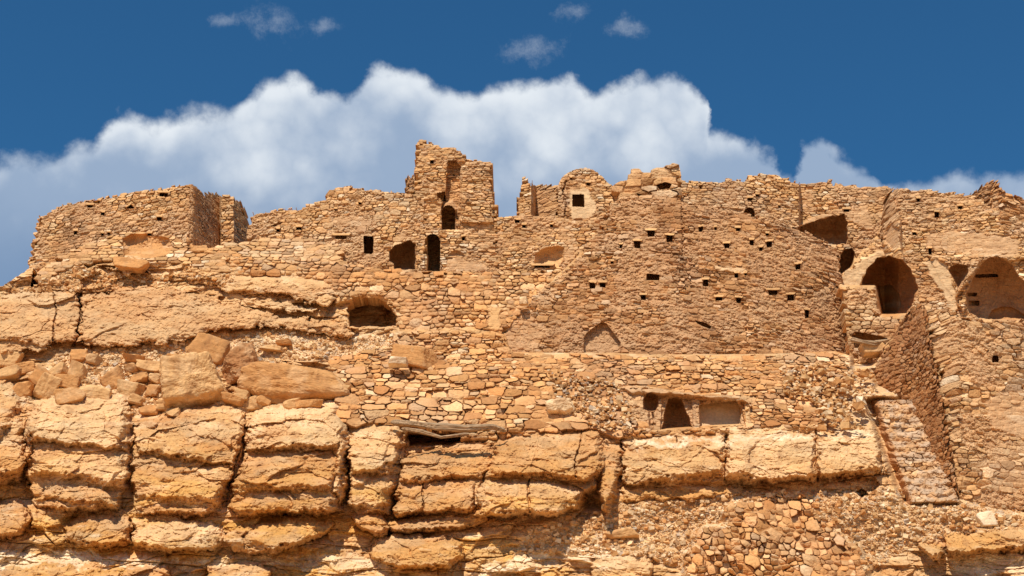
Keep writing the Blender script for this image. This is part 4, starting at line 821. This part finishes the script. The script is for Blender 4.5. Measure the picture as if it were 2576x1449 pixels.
def boulder(name, label, cat, x, y, w, hgt, Y=None, depth=None, tilt=0, yaw=0, seed=1, col=TAN, faces=14, soft=14, rough=.05, group=None, sub=5, out=.25):
    if Y is None: Y = ground(x, y)
    m = MPP*Y/65.
    a, c = w*m/2, hgt*m/2; d = depth if depth else (a+c)/2
    v, f = rock_shape(sub, seed, (a, d, c), faces, soft, rough); v = rot(v, (0, R(tilt), R(yaw)))
    p = np.array(pt(x, y, Y - d*out), F32)
    C = mixc(np.broadcast_to(np.array(col, F32), (len(v), 3)), BRN, ss(.05, .6, n3(v, 1.6, seed % 30, 4))*.5)
    C = mixc(C, PALE, ss(.05, .6, n3(v, 1.1, seed % 30+5, 4))*.28)
    o = make_mesh(name, v + p, np.zeros((0, 4), np.int32), C, M_ROCK, loc=p, tris=f)
    return tag(o, label, cat, group)
boulder('boulder', 'large angular orange boulder with a flat top, perched at the left above the cliff blocks', 'boulder', 482, 972, 150, 128, seed=4, tilt=-14, col=TAN, soft=15, faces=8, out=.6, depth=1.05, rough=.085, sub=6)
boulder('boulder', 'round boulder resting on top of the large angular orange one', 'boulder', 526, 893, 104, 66, seed=9, tilt=20, col=ORG*.88, out=.6, depth=.7, faces=8)
boulder('boulder', 'pitted dark brown boulder right of the round one, over a black hollow', 'boulder', 605, 926, 92, 80, seed=12, tilt=-18, col=BRN*1.15, rough=.12, out=.6, depth=.7)
boulder('boulder', 'broad low brown boulder at the left end of the long terrace wall', 'boulder', 728, 968, 252, 108, seed=21, tilt=6, col=ORG*.92, rough=.085, out=.6, depth=.9, faces=14, sub=6, soft=9)
boulder('boulder', 'rounded boulder built into the top of the long terrace wall', 'boulder', 1036, 897, 98, 62, Y=63.5, seed=25, tilt=4, col=ORG, out=.5, depth=.5, faces=8)
boulder('boulder', 'small brown rock left of the round boulder, half tucked behind it', 'boulder', 490, 890, 44, 36, seed=31, col=ORG, out=.3)
SMALL = [(25, 905, 58, 44, 10), (62, 930, 60, 30, -20), (20, 945, 70, 34, -15), (106, 952, 52, 50, 30), (122, 975, 56, 66, 20), (60, 985, 46, 40, 0), (146, 938, 50, 34, -25), (170, 965, 70, 36, 10), (196, 940, 46, 40, 5), (200, 900, 42, 34, 0), (236, 905, 34, 28, 0),
         (175, 1002, 72, 40, -5), (240, 992, 80, 36, 8), (285, 960, 56, 52, -30), (325, 985, 60, 54, 10), (330, 930, 34, 26, 0), (375, 925, 60, 26, 12), (340, 905, 50, 16, 5), (420, 935, 34, 40, 10), (352, 955, 40, 24, -10), (395, 955, 36, 26, 15), (435, 905, 30, 22, 0),
         (345, 1010, 42, 26, 10), (385, 985, 34, 34, 5), (412, 1022, 40, 30, -8), (380, 1036, 50, 26, 5), (440, 1040, 40, 20, 0), (586, 1008, 56, 26, 15), (636, 1020, 72, 38, -12), (672, 1005, 34, 50, 15), (560, 1000, 40, 26, 10), (700, 1010, 60, 24, 10), (736, 1022, 48, 26, 0), (780, 1020, 56, 22, -8), (610, 1000, 40, 30, 0), (655, 985, 34, 26, 20),
         (690, 880, 60, 14, 8), (715, 865, 40, 12, 0), (860, 985, 46, 30, 0)]
for k, (x, y, w, h_, t_) in enumerate(SMALL):
    big_ = w*h_ > 2200; mid_ = w*h_ > 1300; left_ = x < 300
    boulder('rock', ('bulky' if big_ else 'middling' if mid_ else 'small') + ' loose brown rock among the ' + ('tumbled rocks at the left edge' if left_ else 'stones between the left boulders'), 'rock',
            x, y, w*1.0, h_*1.05, tilt=t_, seed=200+k, col=[TAN, ORG, TAN*.9, ORG*.95][k % 4], out=.45, depth=.38, faces=6, soft=18, rough=.06, sub=3 if w < 55 else 5,
            group=('bulky ' if big_ else 'middling ' if mid_ else 'small ') + ('rocks tumbled at the left edge' if left_ else 'rocks between the left boulders'))
boulder('rock', 'white rock lying on the scree slope near the right edge', 'rock', 2482, 1310, 44, 34, seed=301, col=CREAM, out=.4, faces=8)
boulder('rock', 'flat pale slab lying on the scree beside the dry stone wall', 'rock', 1796, 1345, 84, 26, seed=302, col=PALE, tilt=8, out=1.0, depth=.8, faces=5)
boulder('rock', 'small sunlit slab on the scree left of the dry stone wall', 'rock', 1560, 1345, 66, 22, seed=303, col=TAN, tilt=-8, out=.6, faces=5)
boulder('rock', 'rounded rock at the head of the slope below the far left house', 'rock', 228, 642, 70, 38, seed=304, col=ORG, tilt=12, out=.5)
boulder('rock', 'low flat rock below the reddish hollow of the retaining wall', 'rock', 330, 668, 80, 32, seed=305, col=ORG*1.05, tilt=6, out=.5)
boulder('rock', 'square white block set in the long terrace wall under the rounded boulder', 'rock', 1003, 911, 46, 18, Y=62.6, seed=306, col=CREAM, out=.6, depth=.3, faces=3, soft=30)
boulder('rock', 'squared yellow stone standing in the ragged hole of the great pitted wall', 'rock', 1317, 758, 22, 20, Y=64.9, seed=307, col=PALE, out=.4, faces=3, soft=30, sub=3)
boulder('rock', 'thick pale stone standing under the wooden beam', 'rock', 2190, 880, 50, 34, Y=65.0, seed=308, col=TAN, out=.4, faces=5, depth=.4)
boulder('rock', 'white block set in the face of the terrace wall beside the kiln', 'rock', 1408, 1024, 66, 40, Y=61.0, seed=309, col=PALE, out=.5, faces=7, depth=.35, rough=.1)

def scree(name, label, cat, polys, n, smin, smax, seed, dY=.0, greys=.035, Yf=None, flat=.6):
    r_ = np.random.RandomState(seed); vs = []; fs = []; cs = []; off = 0
    cube = np.array([(x, y, z) for x in (-1, 1) for y in (-1, 1) for z in (-1, 1)], F32)
    cf = np.array([(0, 1, 3), (0, 3, 2), (4, 6, 7), (4, 7, 5), (0, 4, 5), (0, 5, 1), (2, 3, 7), (2, 7, 6), (0, 2, 6), (0, 6, 4), (1, 5, 7), (1, 7, 3)], np.int32)
    shapes = [((cube*r_.uniform(.45, 1., (8, 3))).astype(F32), cf) for k in range(40)]
    P = np.concatenate([np.array(p) for p in polys]); x0, y0 = P.min(0); x1, y1 = P.max(0); cnt = 0
    while cnt < n:
        X = r_.uniform(x0, x1, 4000).astype(F32); Y = r_.uniform(y0, y1, 4000).astype(F32)
        a = np.max([sdf(p, X + 10*pn(X*.04, Y*.04, 2), Y) for p in polys], 0)
        for x, y in zip(X[a > 0], Y[a > 0]):
            if cnt >= n: break
            if not (-85 < x < 2690 and y < 1525): continue
            s = smin + (smax-smin)*r_.rand()**11 + (smax-smin)*.12*r_.rand()
            v, f = shapes[r_.randint(40)]
            Yd = float(Yf(np.array([x]), np.array([y]))[0]) if Yf else ground(x, y)
            v = v*np.array((1, .8, flat*r_.uniform(.6, 1.3)), F32)*s; v = rot(v, (0, r_.uniform(-.7, .7), r_.uniform(0, 6)))
            p = np.array(pt(x, y, Yd-s*.35), F32); vs.append(v+p); fs.append(f+off); off += len(v)
            c = [TAN, ORG, PALE, TAN, PALE*.9, ORG*.85][r_.randint(6)]*r_.uniform(.8, 1.15); u = r_.rand()
            if u < greys: c = GREY*r_.uniform(.8, 1.25)
            elif u < greys+.04: c = CREAM
            cs.append(np.broadcast_to(c, (len(v), 3))); cnt += 1
    o = make_mesh(name, np.concatenate(vs), np.zeros((0, 4), np.int32), np.concatenate(cs), M_SCREE, tris=np.concatenate(fs))
    o['kind'] = 'stuff'; tag(o, label, cat)
scree('scree', 'broken stone scree strewn down the slope at the bottom right, round the dry stone wall', 'scree', [GRAV[1][0]], 12000, .022, .15, 5)
scree('gravel', 'fine gravel and stone chips on the ledge behind the left boulders', 'gravel', [GRAV[0][0], GRAV[2][0], GRAV[3][0]], 6500, .025, .15, 6)
scree('rubble', 'fallen angular stones heaped at the head of the stone stair', 'rubble', [[(1960, 930), (2060, 915), (2110, 950), (2140, 930), (2210, 930), (2190, 1010), (2130, 1030), (2170, 1078), (2060, 1078), (2050, 1010), (1980, 1000)]], 420, .07, .27, 8, Yf=lambda x, y: B(x, y)-.75)
scree('rubble', 'loose mixed grey and tan stones spilling over the terrace wall left of the kiln', 'rubble', [[(1380, 930), (1440, 940), (1560, 960), (1600, 1090), (1520, 1088), (1440, 1040), (1400, 1000)]], 420, .06, .20, 9, greys=.14, Yf=lambda x, y: B(x, y)-.9)
scree('rubble', 'scattered chips of stone over the slope at the upper left under the ruins', 'rubble', [[(60, 720), (200, 670), (300, 690), (600, 690), (560, 720), (380, 715), (200, 735), (20, 735)]], 1200, .025, .17, 10)

# ------------------------------------------------------------------ old timbers
def log(name, label, pts, r0, seed, taper=.6, parts=()):
    P = [np.array(p, float) for p in pts]; n = 60; seg = 20; V = []; C = []
    t = np.linspace(0, len(P)-1, n); ctr = np.array([[np.interp(s, range(len(P)), [p[k] for p in P]) for k in range(3)] for s in t])
    w = np.array([pt(*c) for c in ctr])
    for i in range(n):
        d = w[min(i+1, n-1)]-w[max(i-1, 0)]; d /= np.linalg.norm(d); up = np.cross(d, (0, 1, 0)); up /= np.linalg.norm(up); sd_ = np.cross(up, d)
        u = i/(n-1); r = r0*(1-(1-taper)*u)*(.85+.15*math.sin(u*9+seed))*min(1, .4+min(u, 1-u)*14)
        for k in range(seg):
            a = 2*math.pi*k/seg; rr = r*(1 + .16*float(pn(np.array([k*.9+.1]), np.array([u*5+.3]), seed)[0]) + .10*math.sin(a*5+u*3))
            V.append(w[i] + up*math.cos(a)*rr + sd_*math.sin(a)*rr)
    V = np.array(V); idx = np.arange(n*seg).reshape(n, seg)
    q = np.stack([idx[:-1], np.roll(idx[:-1], -1, 1), np.roll(idx[1:], -1, 1), idx[1:]], -1).reshape(-1, 4)
    V = np.concatenate([V, w[:1], w[-1:]]); c0 = n*seg
    tr = np.array([[c0, idx[0, (k+1) % seg], idx[0, k]] for k in range(seg)] + [[c0+1, idx[-1, k], idx[-1, (k+1) % seg]] for k in range(seg)], np.int32)
    o = make_mesh(name, V, q.astype(np.int32), np.ones((len(V), 3), F32)*.4, M_WOOD, loc=V.mean(0), tris=tr)
    return tag(o, label, 'log')
log('wooden_log', 'long weathered grey log lying over the dark hollow below the terrace wall', [(985, 1062, 60.0), (1040, 1066, 59.4), (1100, 1074, 59.1), (1170, 1078, 59.1), (1240, 1074, 59.3), (1272, 1084, 59.6)], .17, 3, .8)
log('wooden_log', 'thin split branch tucked beneath the long grey log', [(1010, 1078, 60.2), (1060, 1086, 60.0), (1110, 1100, 59.9), (1180, 1092, 60.2)], .10, 5, .7)
log('wooden_beam', 'short weathered beam wedged across the gap under the low door wall at the right', [(2140, 854, 64.6), (2170, 860, 64.4), (2200, 864, 64.4), (2236, 856, 64.6)], .13, 8, .8)
